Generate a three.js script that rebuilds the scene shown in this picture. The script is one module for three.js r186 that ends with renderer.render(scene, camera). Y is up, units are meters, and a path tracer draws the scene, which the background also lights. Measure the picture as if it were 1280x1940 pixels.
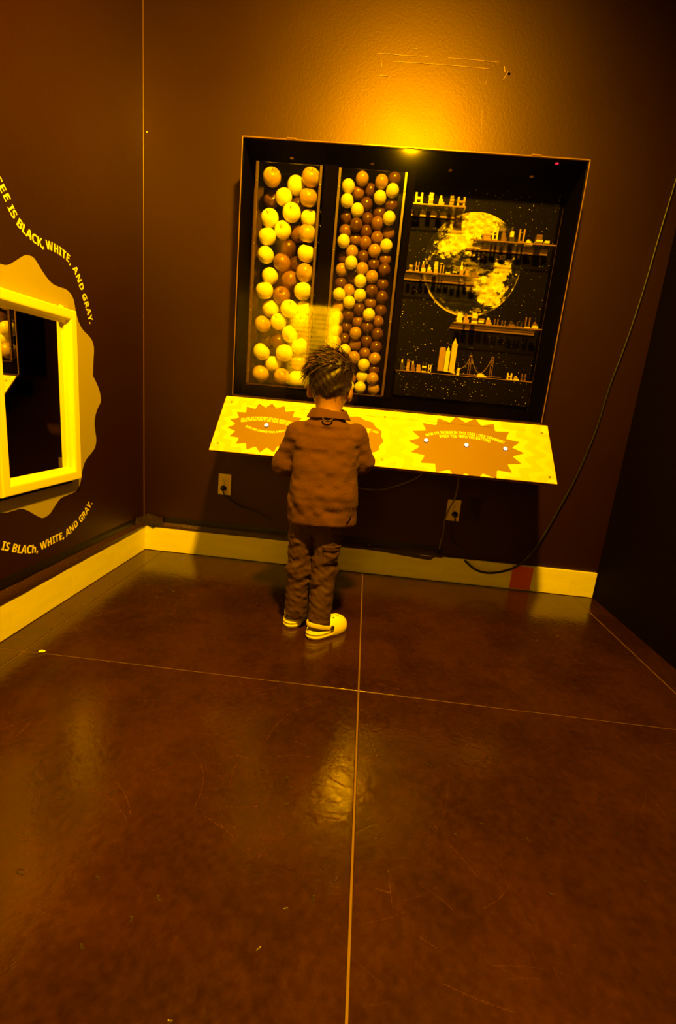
import * as THREE from 'three';
import { RoundedBoxGeometry } from 'three/addons/geometries/RoundedBoxGeometry.js';
import { mergeGeometries } from 'three/addons/utils/BufferGeometryUtils.js';
import { FontLoader } from 'three/addons/loaders/FontLoader.js';
import { RectAreaLightUniformsLib } from 'three/addons/lights/RectAreaLightUniformsLib.js';
RectAreaLightUniformsLib.init();

// ------------------------------------------------------------------ camera, light, exposure
const scene = new THREE.Scene();
scene.background = new THREE.Color(0x000000);
const F = 874.24, PX = 640, PY = 960;
const camera = new THREE.PerspectiveCamera(2 * Math.atan(970 / F) * 180 / Math.PI, 1280 / 1940, 0.05, 30);
camera.rotation.order = 'YXZ';
camera.rotation.set(-0.2221, 0.0450, 0.0929);
camera.position.set(1.174, 0.897, 2.408);
camera.setViewOffset(1280, 1940, 0, 10, 1280, 1940);
camera.updateMatrixWorld(true);
const renderer = new THREE.WebGLRenderer({ antialias: true });
renderer.toneMapping = THREE.LinearToneMapping;
renderer.toneMappingExposure = 1.0;
renderer.shadowMap.enabled = true;
const SODIUM = new THREE.Color().setRGB(1, 0.45, 0.0);
const LAMP1 = new THREE.Vector3(1.29, 2.85, 1.9), LAMP1_POWER = 72, AIM = new THREE.Vector3(.45, .7, .3), SPOT_ANGLE = 69 * Math.PI / 180;
const LAMP2 = new THREE.Vector3(.60, 2.96, 3.95), ADDED_LAMP_POWER = 1500;

// ------------------------------------------------------------------ helpers
const V = (x, y, z) => new THREE.Vector3(x, y, z);
const lin = (r, g, b) => new THREE.Color().setRGB(r, g, b);
const rng = (seed) => () => { seed = (seed + 0x6D2B79F5) | 0; let t = Math.imul(seed ^ (seed >>> 15), 1 | seed); t = (t + Math.imul(t ^ (t >>> 7), 61 | t)) ^ t; return ((t ^ (t >>> 14)) >>> 0) / 4294967296; };
const clamp = (x, a = 0, b = 1) => Math.min(b, Math.max(a, x));
const smooth = (a, b, x) => { const t = clamp((x - a) / (b - a)); return t * t * (3 - 2 * t); };
function rayOf(x, y) { return V((x - PX) / F, -(y - PY) / F, -1).applyQuaternion(camera.quaternion); }
function onPlane(x, y, axis, v) { const d = rayOf(x, y); const t = (v - camera.position[axis]) / d[axis]; return camera.position.clone().addScaledVector(d, t); }
const oz = (x, y, z) => onPlane(x, y, 'z', z), ox = (x, y, X) => onPlane(x, y, 'x', X), oy = (x, y, Y) => onPlane(x, y, 'y', Y);

const taken = {};
function numbered(n) { taken[n] = (taken[n] ?? -1) + 1; return taken[n] ? n + '_' + String(taken[n]).padStart(3, '0') : n; }
function shade(o) { o.castShadow = o.receiveShadow = true; return o; }
function part(name, geo, mat, parent) { const m = shade(new THREE.Mesh(geo, mat)); m.name = name; parent.add(m); return m; }
function tag(o, label, category, group) { o.userData.label = label; o.userData.category = category; if (group) o.userData.group = group; return o; }
function thing(name, label, category, pos = V(0, 0, 0), group) { const g = new THREE.Group(); g.name = numbered(name); g.position.copy(pos); tag(g, label, category, group); scene.add(g); return g; }
function solo(name, geo, mat, label, category, group) { const m = part(numbered(name), geo, mat, scene); return tag(m, label, category, group); }
function struct(name, geo, mat, label) { const m = part(name, geo, mat, scene); m.userData.kind = 'structure'; m.userData.label = label; return m; }
function copyOf(o, label, group) { const c = o.clone(); c.name = numbered(o.name.replace(/_\d{3}$/, '')); c.userData = { ...o.userData }; if (label) c.userData.label = label; if (group) c.userData.group = group; scene.add(c); return c; }
function metricUV(g) { // uv in metres from the dominant axis of each normal
  const p = g.attributes.position, n = g.attributes.normal, uv = new Float32Array(p.count * 2);
  for (let i = 0; i < p.count; i++) { const a = Math.abs(n.getX(i)), b = Math.abs(n.getY(i)), c = Math.abs(n.getZ(i)); let u, v;
    if (b >= a && b >= c) { u = p.getX(i); v = p.getZ(i); } else if (a >= c) { u = p.getZ(i); v = p.getY(i); } else { u = p.getX(i); v = p.getY(i); }
    uv[2 * i] = u; uv[2 * i + 1] = v; }
  g.setAttribute('uv', new THREE.BufferAttribute(uv, 2)); return g;
}
function box(x0, x1, y0, y1, z0, z1) { const g = new THREE.BoxGeometry(x1 - x0, y1 - y0, z1 - z0); g.translate((x0 + x1) / 2, (y0 + y1) / 2, (z0 + z1) / 2); return metricUV(g); }
function rbox(x0, x1, y0, y1, z0, z1, r = 0.003, s = 2) { const g = new RoundedBoxGeometry(x1 - x0, y1 - y0, z1 - z0, s, r); g.translate((x0 + x1) / 2, (y0 + y1) / 2, (z0 + z1) / 2); return metricUV(g); }
function tube(pts, r, seg = 40, rad = 8) { return new THREE.TubeGeometry(new THREE.CatmullRomCurve3(pts), seg, r, rad, false); }
function fix(g) { const h = g.index ? g.toNonIndexed() : g; for (const k of Object.keys(h.attributes)) if (!['position', 'normal', 'uv'].includes(k)) h.deleteAttribute(k); if (!h.attributes.uv) metricUV(h); return h; }
const merge = (list) => mergeGeometries(list.map(fix));

// ------------------------------------------------------------------ textures
function noiseField(n, cells, seed) { // tileable value noise
  const r = rng(seed), g = new Float32Array(cells * cells); for (let i = 0; i < g.length; i++) g[i] = r();
  const out = new Float32Array(n * n);
  for (let y = 0; y < n; y++) for (let x = 0; x < n; x++) { const fx = x / n * cells, fy = y / n * cells, x0 = Math.floor(fx), y0 = Math.floor(fy); let tx = fx - x0, ty = fy - y0; tx = tx * tx * (3 - 2 * tx); ty = ty * ty * (3 - 2 * ty);
    const x1 = (x0 + 1) % cells, y1 = (y0 + 1) % cells; const a = g[y0 * cells + x0], b = g[y0 * cells + x1], c = g[y1 * cells + x0], d = g[y1 * cells + x1];
    out[y * n + x] = (a + (b - a) * tx) * (1 - ty) + (c + (d - c) * tx) * ty; }
  return out;
}
function fbm(n, base, oct, seed, gain = 0.55) { const out = new Float32Array(n * n); let amp = 1, tot = 0, c = base; for (let o = 0; o < oct && c <= n; o++) { const f = noiseField(n, c, seed + o * 17); for (let i = 0; i < out.length; i++) out[i] += f[i] * amp; tot += amp; amp *= gain; c *= 2; } for (let i = 0; i < out.length; i++) out[i] /= tot; return out; }
function dataTex(n, fn, srgb, rep = 1) { const d = new Uint8Array(n * n * 4); for (let i = 0; i < n * n; i++) { const c = fn(i, i % n, (i / n) | 0); d[4 * i] = clamp(c[0]) * 255; d[4 * i + 1] = clamp(c[1]) * 255; d[4 * i + 2] = clamp(c[2]) * 255; d[4 * i + 3] = 255; }
  const t = new THREE.DataTexture(d, n, n); t.wrapS = t.wrapT = THREE.RepeatWrapping; t.magFilter = THREE.LinearFilter; t.minFilter = THREE.LinearMipmapLinearFilter; t.generateMipmaps = true; if (srgb) t.colorSpace = THREE.SRGBColorSpace; t.repeat.set(rep, rep); t.needsUpdate = true; return t; }
const enc = (v) => v <= 0.0031308 ? 12.92 * v : 1.055 * Math.pow(v, 1 / 2.4) - 0.055;

// concrete floor: mottled stain, fine grit, scratches, chips
const NF = 1024;
const fA = fbm(NF, 4, 7, 11, 0.62), fB = fbm(NF, 16, 6, 71, 0.6), fC = fbm(NF, 128, 3, 5), fD = fbm(NF, 8, 6, 301, 0.6);
const scratch = new Float32Array(NF * NF), chips = new Float32Array(NF * NF);
{ const r = rng(99);
  for (let k = 0; k < 240; k++) { let x = r() * NF, y = r() * NF; const a = r() * 6.28, L = 10 + r() * r() * 160, s = 0.25 + r() * 0.5; let da = (r() - .5) * .02, ang = a; for (let i = 0; i < L; i++) { x += Math.cos(ang); y += Math.sin(ang); ang += da; const xi = ((x | 0) % NF + NF) % NF, yi = ((y | 0) % NF + NF) % NF; scratch[yi * NF + xi] = Math.max(scratch[yi * NF + xi], s * (r() > .25 ? 1 : .2)); } }
  for (let k = 0; k < 130; k++) { let x = r() * NF, y = r() * NF; const n = 2 + r() * r() * 12; let a = r() * 6.28; for (let i = 0; i < n; i++) { x += Math.cos(a) * 1.2; y += Math.sin(a) * 1.2; a += (r() - .5) * 1.6; for (let q = 0; q < 4; q++) { const xi = (((x + (q & 1)) | 0) % NF + NF) % NF, yi = (((y + (q >> 1)) | 0) % NF + NF) % NF; chips[yi * NF + xi] = 1; } } } }
const floorMap = dataTex(NF, (i) => { const m = smooth(.3, .72, fA[i]) * .6 + smooth(.35, .7, fB[i]) * .4; let k = .66 + .58 * m + (fC[i] - .5) * .5; k += scratch[i] * 1.1 * smooth(.4, .6, fD[i]); k *= 1 - .75 * chips[i]; return [enc(.035 * k), enc(.0115 * k), enc(.008 * k)]; }, true, 0.62);
const floorRough = dataTex(NF, (i) => { const v = .13 + .13 * fD[i] + .08 * (fC[i] - .5) + chips[i] * .3 + scratch[i] * .15; return [v, v, v]; }, false, 0.62);
const floorBump = dataTex(NF, (i) => { const v = .55 + .3 * (fB[i] - .5) + .25 * (fC[i] - .5) - .5 * chips[i] - .3 * scratch[i]; return [v, v, v]; }, false, 0.62);
// rolled wall paint
const wA = fbm(512, 64, 3, 41), wB = fbm(512, 4, 5, 43);
const wallBump = dataTex(512, (i) => { const v = wA[i] * .8 + wB[i] * .2; return [v, v, v]; }, false, 2.2);
const wallRough = dataTex(512, (i) => { const v = .39 + .10 * wB[i]; return [v, v, v]; }, false, 0.6);
const wallTone = dataTex(512, (i) => { const k = .86 + .28 * wB[i] * .7 + .1 * wA[i]; return [enc(.72 * k), enc(.72 * k), enc(.72 * k)]; }, true, 0.9);
const clothBump = dataTex(256, (() => { const a = fbm(256, 64, 3, 9), b = fbm(256, 8, 3, 19); return (i) => { const v = a[i] * .7 + b[i] * .3; return [v, v, v]; }; })(), false, 5);
const woodTone = dataTex(256, (() => { const a = fbm(256, 8, 5, 77); return (i, x, y) => { const k = .82 + .25 * a[((x >> 3) * 0 + (y * 256) + ((x / 6) | 0)) % 65536]; return [enc(.92 * k), enc(.92 * k), enc(.92 * k)]; }; })(), true, 3);

// ------------------------------------------------------------------ materials
const std = (o) => new THREE.MeshStandardMaterial(o);
const M = {
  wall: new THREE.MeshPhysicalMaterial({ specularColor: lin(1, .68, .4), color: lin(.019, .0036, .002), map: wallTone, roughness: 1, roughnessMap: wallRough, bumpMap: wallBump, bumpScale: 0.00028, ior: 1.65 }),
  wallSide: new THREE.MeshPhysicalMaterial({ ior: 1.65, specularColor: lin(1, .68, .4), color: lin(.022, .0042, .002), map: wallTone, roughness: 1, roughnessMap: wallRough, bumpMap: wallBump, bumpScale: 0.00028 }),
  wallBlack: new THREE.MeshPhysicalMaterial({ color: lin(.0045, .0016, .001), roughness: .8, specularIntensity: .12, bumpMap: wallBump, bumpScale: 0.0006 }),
  ceiling: std({ color: lin(.02, .012, .01), roughness: .9 }),
  floor: new THREE.MeshPhysicalMaterial({ ior: 1.65, specularColor: lin(1, .85, .6), map: floorMap, roughness: 1, roughnessMap: floorRough, bumpMap: floorBump, bumpScale: 0.0012 }),
  scarHighlight: std({ color: lin(.42, .26, .14), roughness: .4 }),
  grout: std({ color: lin(.17, .10, .06), roughness: .45, bumpMap: floorBump, bumpScale: .001 }),
  baseboard: std({ color: lin(1, .98, .8), map: woodTone, roughness: .5 }),
  tape: std({ color: lin(.006, .003, .002), roughness: .35, bumpMap: clothBump, bumpScale: .002 }),
  tapeBrown: std({ color: lin(.040, .016, .009), roughness: .28, bumpMap: clothBump, bumpScale: .003 }),
  black: new THREE.MeshPhysicalMaterial({ color: lin(.0016, .0007, .0005), roughness: .9, specularIntensity: .06 }),
  blackGloss: new THREE.MeshPhysicalMaterial({ color: lin(.0015, .0008, .0006), roughness: .08, specularIntensity: .5 }),
  acrylic: new THREE.MeshPhysicalMaterial({ color: 0xffffff, roughness: .04, transmission: 1, thickness: 0, ior: 1.49, side: THREE.DoubleSide }),
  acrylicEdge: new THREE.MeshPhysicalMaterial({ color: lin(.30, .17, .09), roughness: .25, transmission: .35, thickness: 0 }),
  columnStrip: new THREE.MeshPhysicalMaterial({ color: lin(.11, .055, .03), roughness: .3, transmission: .3, thickness: 0 }),
  frameYellow: std({ color: lin(.92, .88, .5), roughness: .38 }),
  mirror: std({ color: lin(.8, .8, .8), metalness: 1, roughness: .012 }),
  decal: std({ color: lin(.37, .33, .12), roughness: .55 }),
  letter: std({ color: lin(.9, .84, .5), roughness: .5 }),
  plate: std({ color: lin(.85, .74, .55), roughness: .4 }),
  plug: std({ color: lin(.008, .007, .007), roughness: .4 }),
  screw: std({ color: lin(.35, .3, .22), metalness: 1, roughness: .3 }),
  cordBlack: std({ color: lin(.012, .008, .006), roughness: .38 }),
  cordGrey: std({ color: lin(.16, .12, .1), roughness: .45 }),
  jacket: std({ color: lin(.080, .027, .02), roughness: .95, bumpMap: clothBump, bumpScale: .0016 }),
  trousers: std({ color: lin(.046, .015, .01), roughness: .8, bumpMap: clothBump, bumpScale: .0007 }),
  skin: std({ color: lin(.34, .17, .11), roughness: .55 }),
  hair: std({ color: lin(.014, .0052, .003), roughness: .52 }),
  hairLight: std({ color: lin(.12, .05, .022), roughness: .5 }),
  clog: std({ color: lin(.90, .82, .42), roughness: .45 }),
  clogDark: std({ color: lin(.05, .03, .02), roughness: .5 }),
  eye: std({ color: lin(.8, .8, .8), roughness: .2 }),
};
const TAU = Math.PI * 2, dblSide = (m) => { const c = m.clone(); c.side = THREE.DoubleSide; return c; };

// ------------------------------------------------------------------ room
const W = 2.4725, HC = 3.05, ZF = 4.6;
const floorRoot = new THREE.Group(); floorRoot.name = 'floor'; floorRoot.userData = { kind: 'structure', label: 'dark brown stained concrete floor with saw-cut joints' }; scene.add(floorRoot);
part('joint_bed', box(-.1, W + .1, -.12, -.0018, -.1, ZF + .1), M.grout, floorRoot);
{ const xs = [0, .118, 1.2353, 2.3633, W], zs = [0, 1.084, 3.1, ZF], gx = .0022, gz = .0013;
  for (let i = 0; i < 4; i++) for (let j = 0; j < 3; j++) {
    const g = (i === 0) ? .0012 : gx, g2 = (i === 3) ? .0028 : gx, l = i === 1 ? .0012 : i === 3 ? .0022 : gx, r = i === 0 ? .0012 : i === 2 ? .0022 : gx;
    part('slab', rbox(xs[i] + (i ? l : -.05), xs[i + 1] - (i < 3 ? r : -.05), -.05, 0, zs[j] + (j ? gz : -.05), zs[j + 1] - (j < 2 ? gz : -.05), .002, 1), M.floor, floorRoot); } }
struct('wall_back', box(-.1, W + .1, -.05, HC + .1, -.12, 0), M.wall, 'dark brown satin-painted wall behind the display case');
const wallLeft = struct('wall_left', box(-.12, 0, -.05, HC + .1, 0, ZF), M.wallSide, 'dark brown painted side wall with mirror and lettering');
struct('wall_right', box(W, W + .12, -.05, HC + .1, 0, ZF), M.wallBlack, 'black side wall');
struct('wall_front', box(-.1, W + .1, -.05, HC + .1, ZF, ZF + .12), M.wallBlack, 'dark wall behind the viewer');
struct('ceiling', box(-.1, W + .1, HC, HC + .1, -.1, ZF + .1), M.ceiling, 'dark ceiling');
const BB = .0157, BH = .14;
struct('baseboard_back', rbox(0, W - .004, .001, BH, 0, BB, .003, 2), M.baseboard, 'pale wooden baseboard along the case wall');
struct('baseboard_left', rbox(0, BB, .001, BH, BB, ZF, .003, 2), M.baseboard, 'pale wooden baseboard along the mirror wall');
struct('trim_1', new THREE.CylinderGeometry(.0026, .0026, HC - .16, 8).translate(.0022, .16 + (HC - .16) / 2, .0022), std({ color: lin(.12, .06, .03), roughness: .3 }), 'thin pale corner bead where two dark walls meet');

// scars of a removed fixture on the wall; pale colour paints in their glint
{ const wb = scene.getObjectByName('wall_back'); const ridge = (a, b, r) => { const A = oz(a[0], a[1], 0.0006), B = oz(b[0], b[1], 0.0006); part('paint_ridge', tube([A, A.clone().lerp(B, .5).add(V(0, .001, 0)), B], r, 12, 5), M.scarHighlight, wb); };
  ridge([714, 101], [765, 105], .0014); ridge([765, 105], [812, 108], .0012); ridge([745, 117], [840, 123], .0014); ridge([840, 123], [930, 131], .0014); ridge([848, 110], [945, 118], .0013); ridge([843, 110], [842, 121], .001);
  ridge([721, 112], [723, 128], .0022); ridge([718, 143], [734, 145], .002); ridge([955, 126], [956, 138], .0025); ridge([953, 152], [962, 136], .002); ridge([782, 92], [790, 93], .0016); ridge([922, 150], [919, 160], .001); ridge([913, 210], [910, 272], .0008); ridge([696, 178], [699, 175], .0014);
  part('paint_chip', new THREE.SphereGeometry(.006, 10, 8).scale(1, .8, .25).translate(...oz(964, 140, .001).toArray()), M.black, wb);
  part('paint_chip', new THREE.SphereGeometry(.004, 10, 8).scale(1, .8, .4).translate(...oz(278, 250, .001).toArray()), M.baseboard, wb); }

// ------------------------------------------------------------------ lamps
{ // aimed sodium spotlight on a short rod: open barrel, glowing lens, light just in front of it
  const g = thing('spotlight_fixture', 'black aimed spotlight with glowing orange lens over the exhibit', 'lamp', V(LAMP1.x, HC, LAMP1.z)), dir = AIM.clone().sub(LAMP1).normalize(), tail = V(0, LAMP1.y - HC, 0).addScaledVector(dir, -.13);
  const q = new THREE.Quaternion().setFromUnitVectors(V(0, 1, 0), dir), set = (geo, k) => geo.translate(0, k, 0).applyQuaternion(q).translate(tail.x, tail.y, tail.z);
  part('ceiling_rose', new THREE.CylinderGeometry(.05, .055, .02, 24).translate(0, -.01, 0), M.black, g);
  part('rod', tube([V(0, -.02, 0), V(tail.x * .4, tail.y * .5, tail.z * .4), tail.clone()], .008, 16, 8), M.black, g);
  part('barrel', set(new THREE.CylinderGeometry(.092, .07, .12, 28, 1, true), -.05), dblSide(M.black), g);
  part('back_cap', set(new THREE.SphereGeometry(.07, 24, 12, 0, TAU, Math.PI / 2, Math.PI / 2), -.11), M.black, g);
  part('lens', set(new THREE.CylinderGeometry(.086, .086, .006, 28), -.002), std({ color: lin(.9, .7, .3), emissive: SODIUM, emissiveIntensity: 5, roughness: .3 }), g);
  const L = new THREE.SpotLight(SODIUM, LAMP1_POWER, 0, SPOT_ANGLE, 1, 2); L.position.set(0, LAMP1.y - HC, 0); L.target.position.copy(AIM).sub(V(LAMP1.x, HC, LAMP1.z)); L.target.name = 'spotlight_target'; L.castShadow = true; L.shadow.radius = 4; L.name = 'spotlight'; g.add(L); g.add(L.target); }
{ const g = thing('added_sign_light', 'added unseen orange ceiling light that brightens the text sign', 'lamp', V(LAMP2.x, HC, LAMP2.z));  // added lamp out of view, brightens the sign mirrored in the case
  part('housing', rbox(-.34, .34, -.07, 0, -.16, .16, .008), M.black, g);
  for (const s of [-1, 1]) { part('baffle', box(-.34, .34, s < 0 ? -.36 : -.19, -.07, s * .155 - .005, s * .155 + .005), M.black, g); part('baffle', box(s * .335 - .005, s * .335 + .005, -.19, -.07, -.15, .15), M.black, g); }  // added baffles keep this lamp and its mirror image off the exhibit
  part('diffuser', box(-.31, .31, -.078, -.0705, -.13, .13), std({ color: lin(.8, .6, .3), emissive: SODIUM, emissiveIntensity: 4, roughness: .5 }), g);
  const L = new THREE.RectAreaLight(SODIUM, ADDED_LAMP_POWER, .6, .24); L.position.set(0, -.085, 0); L.rotation.x = -Math.PI / 2; L.castShadow = true; g.add(L); }

// text sign on the wall behind the viewer, mirrored in the case front
{ const g = thing('text_sign', 'pale text panel with grey printed lines on far wall', 'sign', V(.30, 1.60, ZF - .02));
  part('board', rbox(-.36, .36, -.52, .52, -.012, .018, .004), std({ color: lin(.8, .76, .62), roughness: .5 }), g);
  const ink = std({ color: lin(.12, .1, .08), roughness: .6 }); const r = rng(5);
  for (let i = 0; i < 15; i++) part('printed_line', box(-.29, .29 - r() * .12 - (i % 5 === 4 ? .2 : 0), .40 - i * .056, .418 - i * .056, -.0128, -.012), ink, g); }
console.log('room done');

// ------------------------------------------------------------------ display case
const CX0 = .529, CX1 = 1.969, CY0 = .886, CY1 = 1.949, CZ = .2;
const kase = thing('display_case', 'large clear acrylic display case with black back mounted on the wall', 'display case', V(0, 0, 0));
{ const t = .006;
  part('back_board', box(CX0 + .055, CX1 - .012, CY0 + .004, CY1 - .035, .0005, .012), M.blackGloss, kase);
  part('front_pane', box(CX0, CX1, CY0, CY1, CZ - t, CZ), M.acrylic, kase);
  for (const x of [CX0, CX1 - t]) part('side_pane', box(x, x + t, CY0, CY1, .001, CZ - t - .0005), M.black, kase);
  part('top_pane', box(CX0 + t, CX1 - t, CY1 - t, CY1, .001, CZ - t - .0005), M.black, kase);
  part('bottom_board', box(CX0 + t, CX1 - t, CY0, CY0 + t, .001, CZ - t - .0005), M.black, kase);
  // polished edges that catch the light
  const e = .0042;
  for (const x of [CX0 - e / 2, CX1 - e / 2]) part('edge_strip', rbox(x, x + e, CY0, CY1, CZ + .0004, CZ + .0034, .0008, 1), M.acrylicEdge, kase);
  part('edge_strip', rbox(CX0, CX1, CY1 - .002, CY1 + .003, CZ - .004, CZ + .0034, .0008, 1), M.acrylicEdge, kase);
  part('bottom_rail', rbox(CX0, CX1, CY0 - .008, CY0 + .002, CZ - .012, CZ + .004, .001, 1), M.tapeBrown, kase);
  for (const px of [552, 1015]) { const q = oz(px, px < 700 ? 262 : 296, CZ); part('latch_tab', rbox(q.x - .02, q.x + .02, CY1 + .0005, CY1 + .007, CZ - .006, CZ + .006, .001, 1), M.acrylicEdge, kase); }
  // black pillars and header
  part('header_board', box(CX0 + .052, CX1 - .012, 1.895, 1.942, .013, .03), M.black, kase);
  part('pillar', box(.876, .935, CY0 + .008, 1.94, .013, .12), M.black, kase);
  part('pillar', box(1.246, 1.274, CY0 + .008, 1.94, .013, .12), M.black, kase);
  part('plinth', box(.545, 1.955, CY0 + .008, .938, .013, .12), M.blackGloss, kase);
  // little round downlights (off) under the top
  for (const [px, py] of [[553, 297], [705, 308], [853, 320], [1007, 332]]) { const q = oy(px, py, CY1 - .008); const d = part('downlight', new THREE.CylinderGeometry(.011, .011, .006, 18).translate(q.x, CY1 - .009, q.z), M.black, kase); part('lens', new THREE.CylinderGeometry(.008, .008, .003, 18).translate(q.x, CY1 - .0135, q.z), std({ color: lin(.8, .6, .4), roughness: .3 }), d); }
  const q = oy(1055, 308, CY1 - .008); part('led_reflection', new THREE.SphereGeometry(.006, 14, 10).scale(1.2, .6, 1).translate(q.x, CY1 - .012, q.z), std({ color: lin(.6, .02, .05), emissive: lin(1, .02, .09), emissiveIntensity: .7, roughness: .3 }), kase);  // glowing bead stands in for a red LED mirrored in the glass
}
// clear fruit column and ball column
function column(name, label, x0, x1, y0, y1, z0, z1) {
  const g = thing(name, label, 'column', V(0, 0, 0)); const t = .004;
  part('front_pane', box(x0, x1, y0, y1, z1 - t, z1), M.acrylic, g);
  for (const x of [x0, x1]) { const s = part('corner_strip', rbox(x - .0055, x + .0055, y0, y1, z1 - .010, z1 + .0035, .001, 1), M.columnStrip, g);
    for (const k of [.06, .35, .65, .92]) part('screw', new THREE.SphereGeometry(.0035, 10, 8).scale(1, 1, .5).translate(x, y0 + (y1 - y0) * k, z1 + .0037), M.screw, s); }
  part('floor_plate', box(x0, x1, y0 - .006, y0, z0, z1), M.tapeBrown, g); return g;
}
const ZT = .165;
column('fruit_column', 'tall clear column filled with apples', .588, .866, .948, 1.878, .013, ZT);
column('ball_column', 'tall clear column filled with small plastic balls', .948, 1.232, .945, 1.875, .013, ZT);

const band = (y) => y > 1.72 ? 'at the top of' : y > 1.52 ? 'in the upper part of' : y > 1.32 ? 'halfway up' : y > 1.12 ? 'in the lower part of' : 'at the bottom of';
function settle(list, z0, z1, passes = 700) { // spread overlapping things in depth, keep them inside the column
  for (let k = 0; k < passes; k++) for (let i = 0; i < list.length; i++) for (let j = i + 1; j < list.length; j++) {
    const a = list[i], b = list[j], R = a.r + b.r, dx = b.x - a.x, dy = b.y - a.y; if (Math.abs(dx) > R || Math.abs(dy) > R) continue;
    let dz = b.z - a.z; const d = Math.hypot(dx, dy, dz); if (d >= R || d < 1e-6) continue; const m = (R - d) * .5;
    const s = Math.abs(dz) < 1e-4 ? (j % 2 ? 1 : -1) : Math.sign(dz);
    a.z = clamp(a.z - s * m * .8, z0 + a.r, z1 - a.r); b.z = clamp(b.z + s * m * .8, z0 + b.r, z1 - b.r);
    const h = Math.hypot(dx, dy) || 1e-6; a.x -= dx / h * m * .45; a.y -= dy / h * m * .45; b.x += dx / h * m * .45; b.y += dy / h * m * .45;
    for (const q of [a, b]) { q.x = clamp(q.x, q.x0, q.x1); } }
  for (let i = 0; i < list.length; i++) for (let j = i + 1; j < list.length; j++) { const a = list[i], b = list[j], p = a.r + b.r - Math.hypot(a.x - b.x, a.y - b.y, a.z - b.z); if (p > .001) { a.r *= 1 - Math.min(.12, p / (a.r + b.r)); b.r *= 1 - Math.min(.12, p / (a.r + b.r)); } }
}
// apples: [zoomX, zoomY, tone 0 pale .. 3 dark] in the first close-up frame (430,240 + /3.5556)
const AP = [[307,352,1],[460,390,0],[562,368,1],[388,472,0],[552,492,1],[285,490,3],[480,535,3],[283,615,0],[442,600,0],[547,620,0],[372,692,0],[493,708,2],[278,750,0],[415,810,3],[555,780,1],[274,888,0],[370,905,2],[527,862,0],[445,930,3],[283,1010,0],[415,1012,2],[525,985,1],
  [262,1106,0],[378,1121,2],[515,1108,0],[295,1226,0],[408,1218,0],[510,1218,0],[255,1334,1],[358,1316,0],[500,1336,1],[412,1406,0],[487,1476,0],[245,1436,3],[238,1521,0],[388,1518,0],[478,1586,1],[308,1601,0],[228,1666,1],[365,1676,1],[475,1686,0],[330,1440,3],[520,1400,2]];
const appleTone = [[.95, .92, .3], [.60, .44, .15], [.24, .13, .06], [.10, .04, .025]];
const appleBlush = (seed, a, b) => { const f1 = fbm(128, 4, 5, seed), f2 = fbm(128, 32, 2, seed + 3); return dataTex(128, (i, x) => { const m = smooth(.42, .62, f1[i] + .12 * Math.sin(x / 128 * TAU)) * .8; const sp = f2[i] > .74 ? 1.25 : 1; return [enc(clamp((a[0] + (b[0] - a[0]) * m) * sp)), enc(clamp((a[1] + (b[1] - a[1]) * m) * sp)), enc(clamp((a[2] + (b[2] - a[2]) * m) * sp))]; }, true); };
const appleMat = appleTone.map((c, i) => new THREE.MeshPhysicalMaterial({ map: appleBlush(500 + i * 31, c, i < 3 ? c.map((v, k) => v * (i ? [.72, .6, .5] : [.9, .82, .6])[k]) : c.map(v => v * .6)), roughness: .34, clearcoat: .35, clearcoatRoughness: .2 }));
const appleGeo = (() => { const pts = []; const n = 26; for (let i = 0; i <= n; i++) { const a = i / n * Math.PI; const th = -Math.PI / 2 + a; let r = Math.cos(th), y = Math.sin(th); // bottom to top
  r *= 1 + .05 * y; let yy = y * .92; const dip = Math.exp(-Math.pow(r / .30, 2)); yy += y > 0 ? -.30 * dip : .17 * dip; pts.push(new THREE.Vector2(Math.max(r, .0001), yy)); } return new THREE.LatheGeometry(pts, 28); })();
const stemGeo = new THREE.TubeGeometry(new THREE.CatmullRomCurve3([V(0, .55, 0), V(.02, .75, .01), V(.09, .95, .03)]), 6, .035, 6, false);
const stemMat = std({ color: lin(.10, .06, .03), roughness: .8 });
const appleLabel = ['pale smooth apple with stem in the clear fruit column', 'mottled mid-toned apple in the clear fruit column', 'brownish darker apple in the clear fruit column', 'very dark apple in the clear fruit column'];
{ const r = rng(31), x0 = .596, x1 = .858;
  const list = AP.map(([X, Y, t], i) => { const rad = .0400 * (.94 + .1 * r()) * (t === 3 ? .95 : 1); const q = oz(430 + X / 3.5556, 240 + Y / 3.5556, t === 3 ? .06 : .1); return { x: clamp(q.x, x0 + rad, x1 - rad), y: Math.max(q.y, .95 + rad), z: t === 3 ? .058 : t === 2 ? .09 : .115 - .02 * (i % 2), r: rad, t, x0: x0 + rad, x1: x1 - rad }; });
  settle(list, .014, ZT - .006);
  for (const a of list) { const g = thing('apple', appleLabel[a.t].replace('in the', band(a.y) + ' the'), 'apple', V(a.x, Math.max(a.y, .95 + a.r), a.z), 'apples in the fruit column');
    const s = part('flesh', appleGeo, appleMat[a.t], g); part('stem', stemGeo, stemMat, g); g.scale.set(a.r, a.r * 1.04, a.r); g.rotation.set((r() - .35) * 1.9, r() * TAU, (r() - .5) * 1.4); } }
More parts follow.
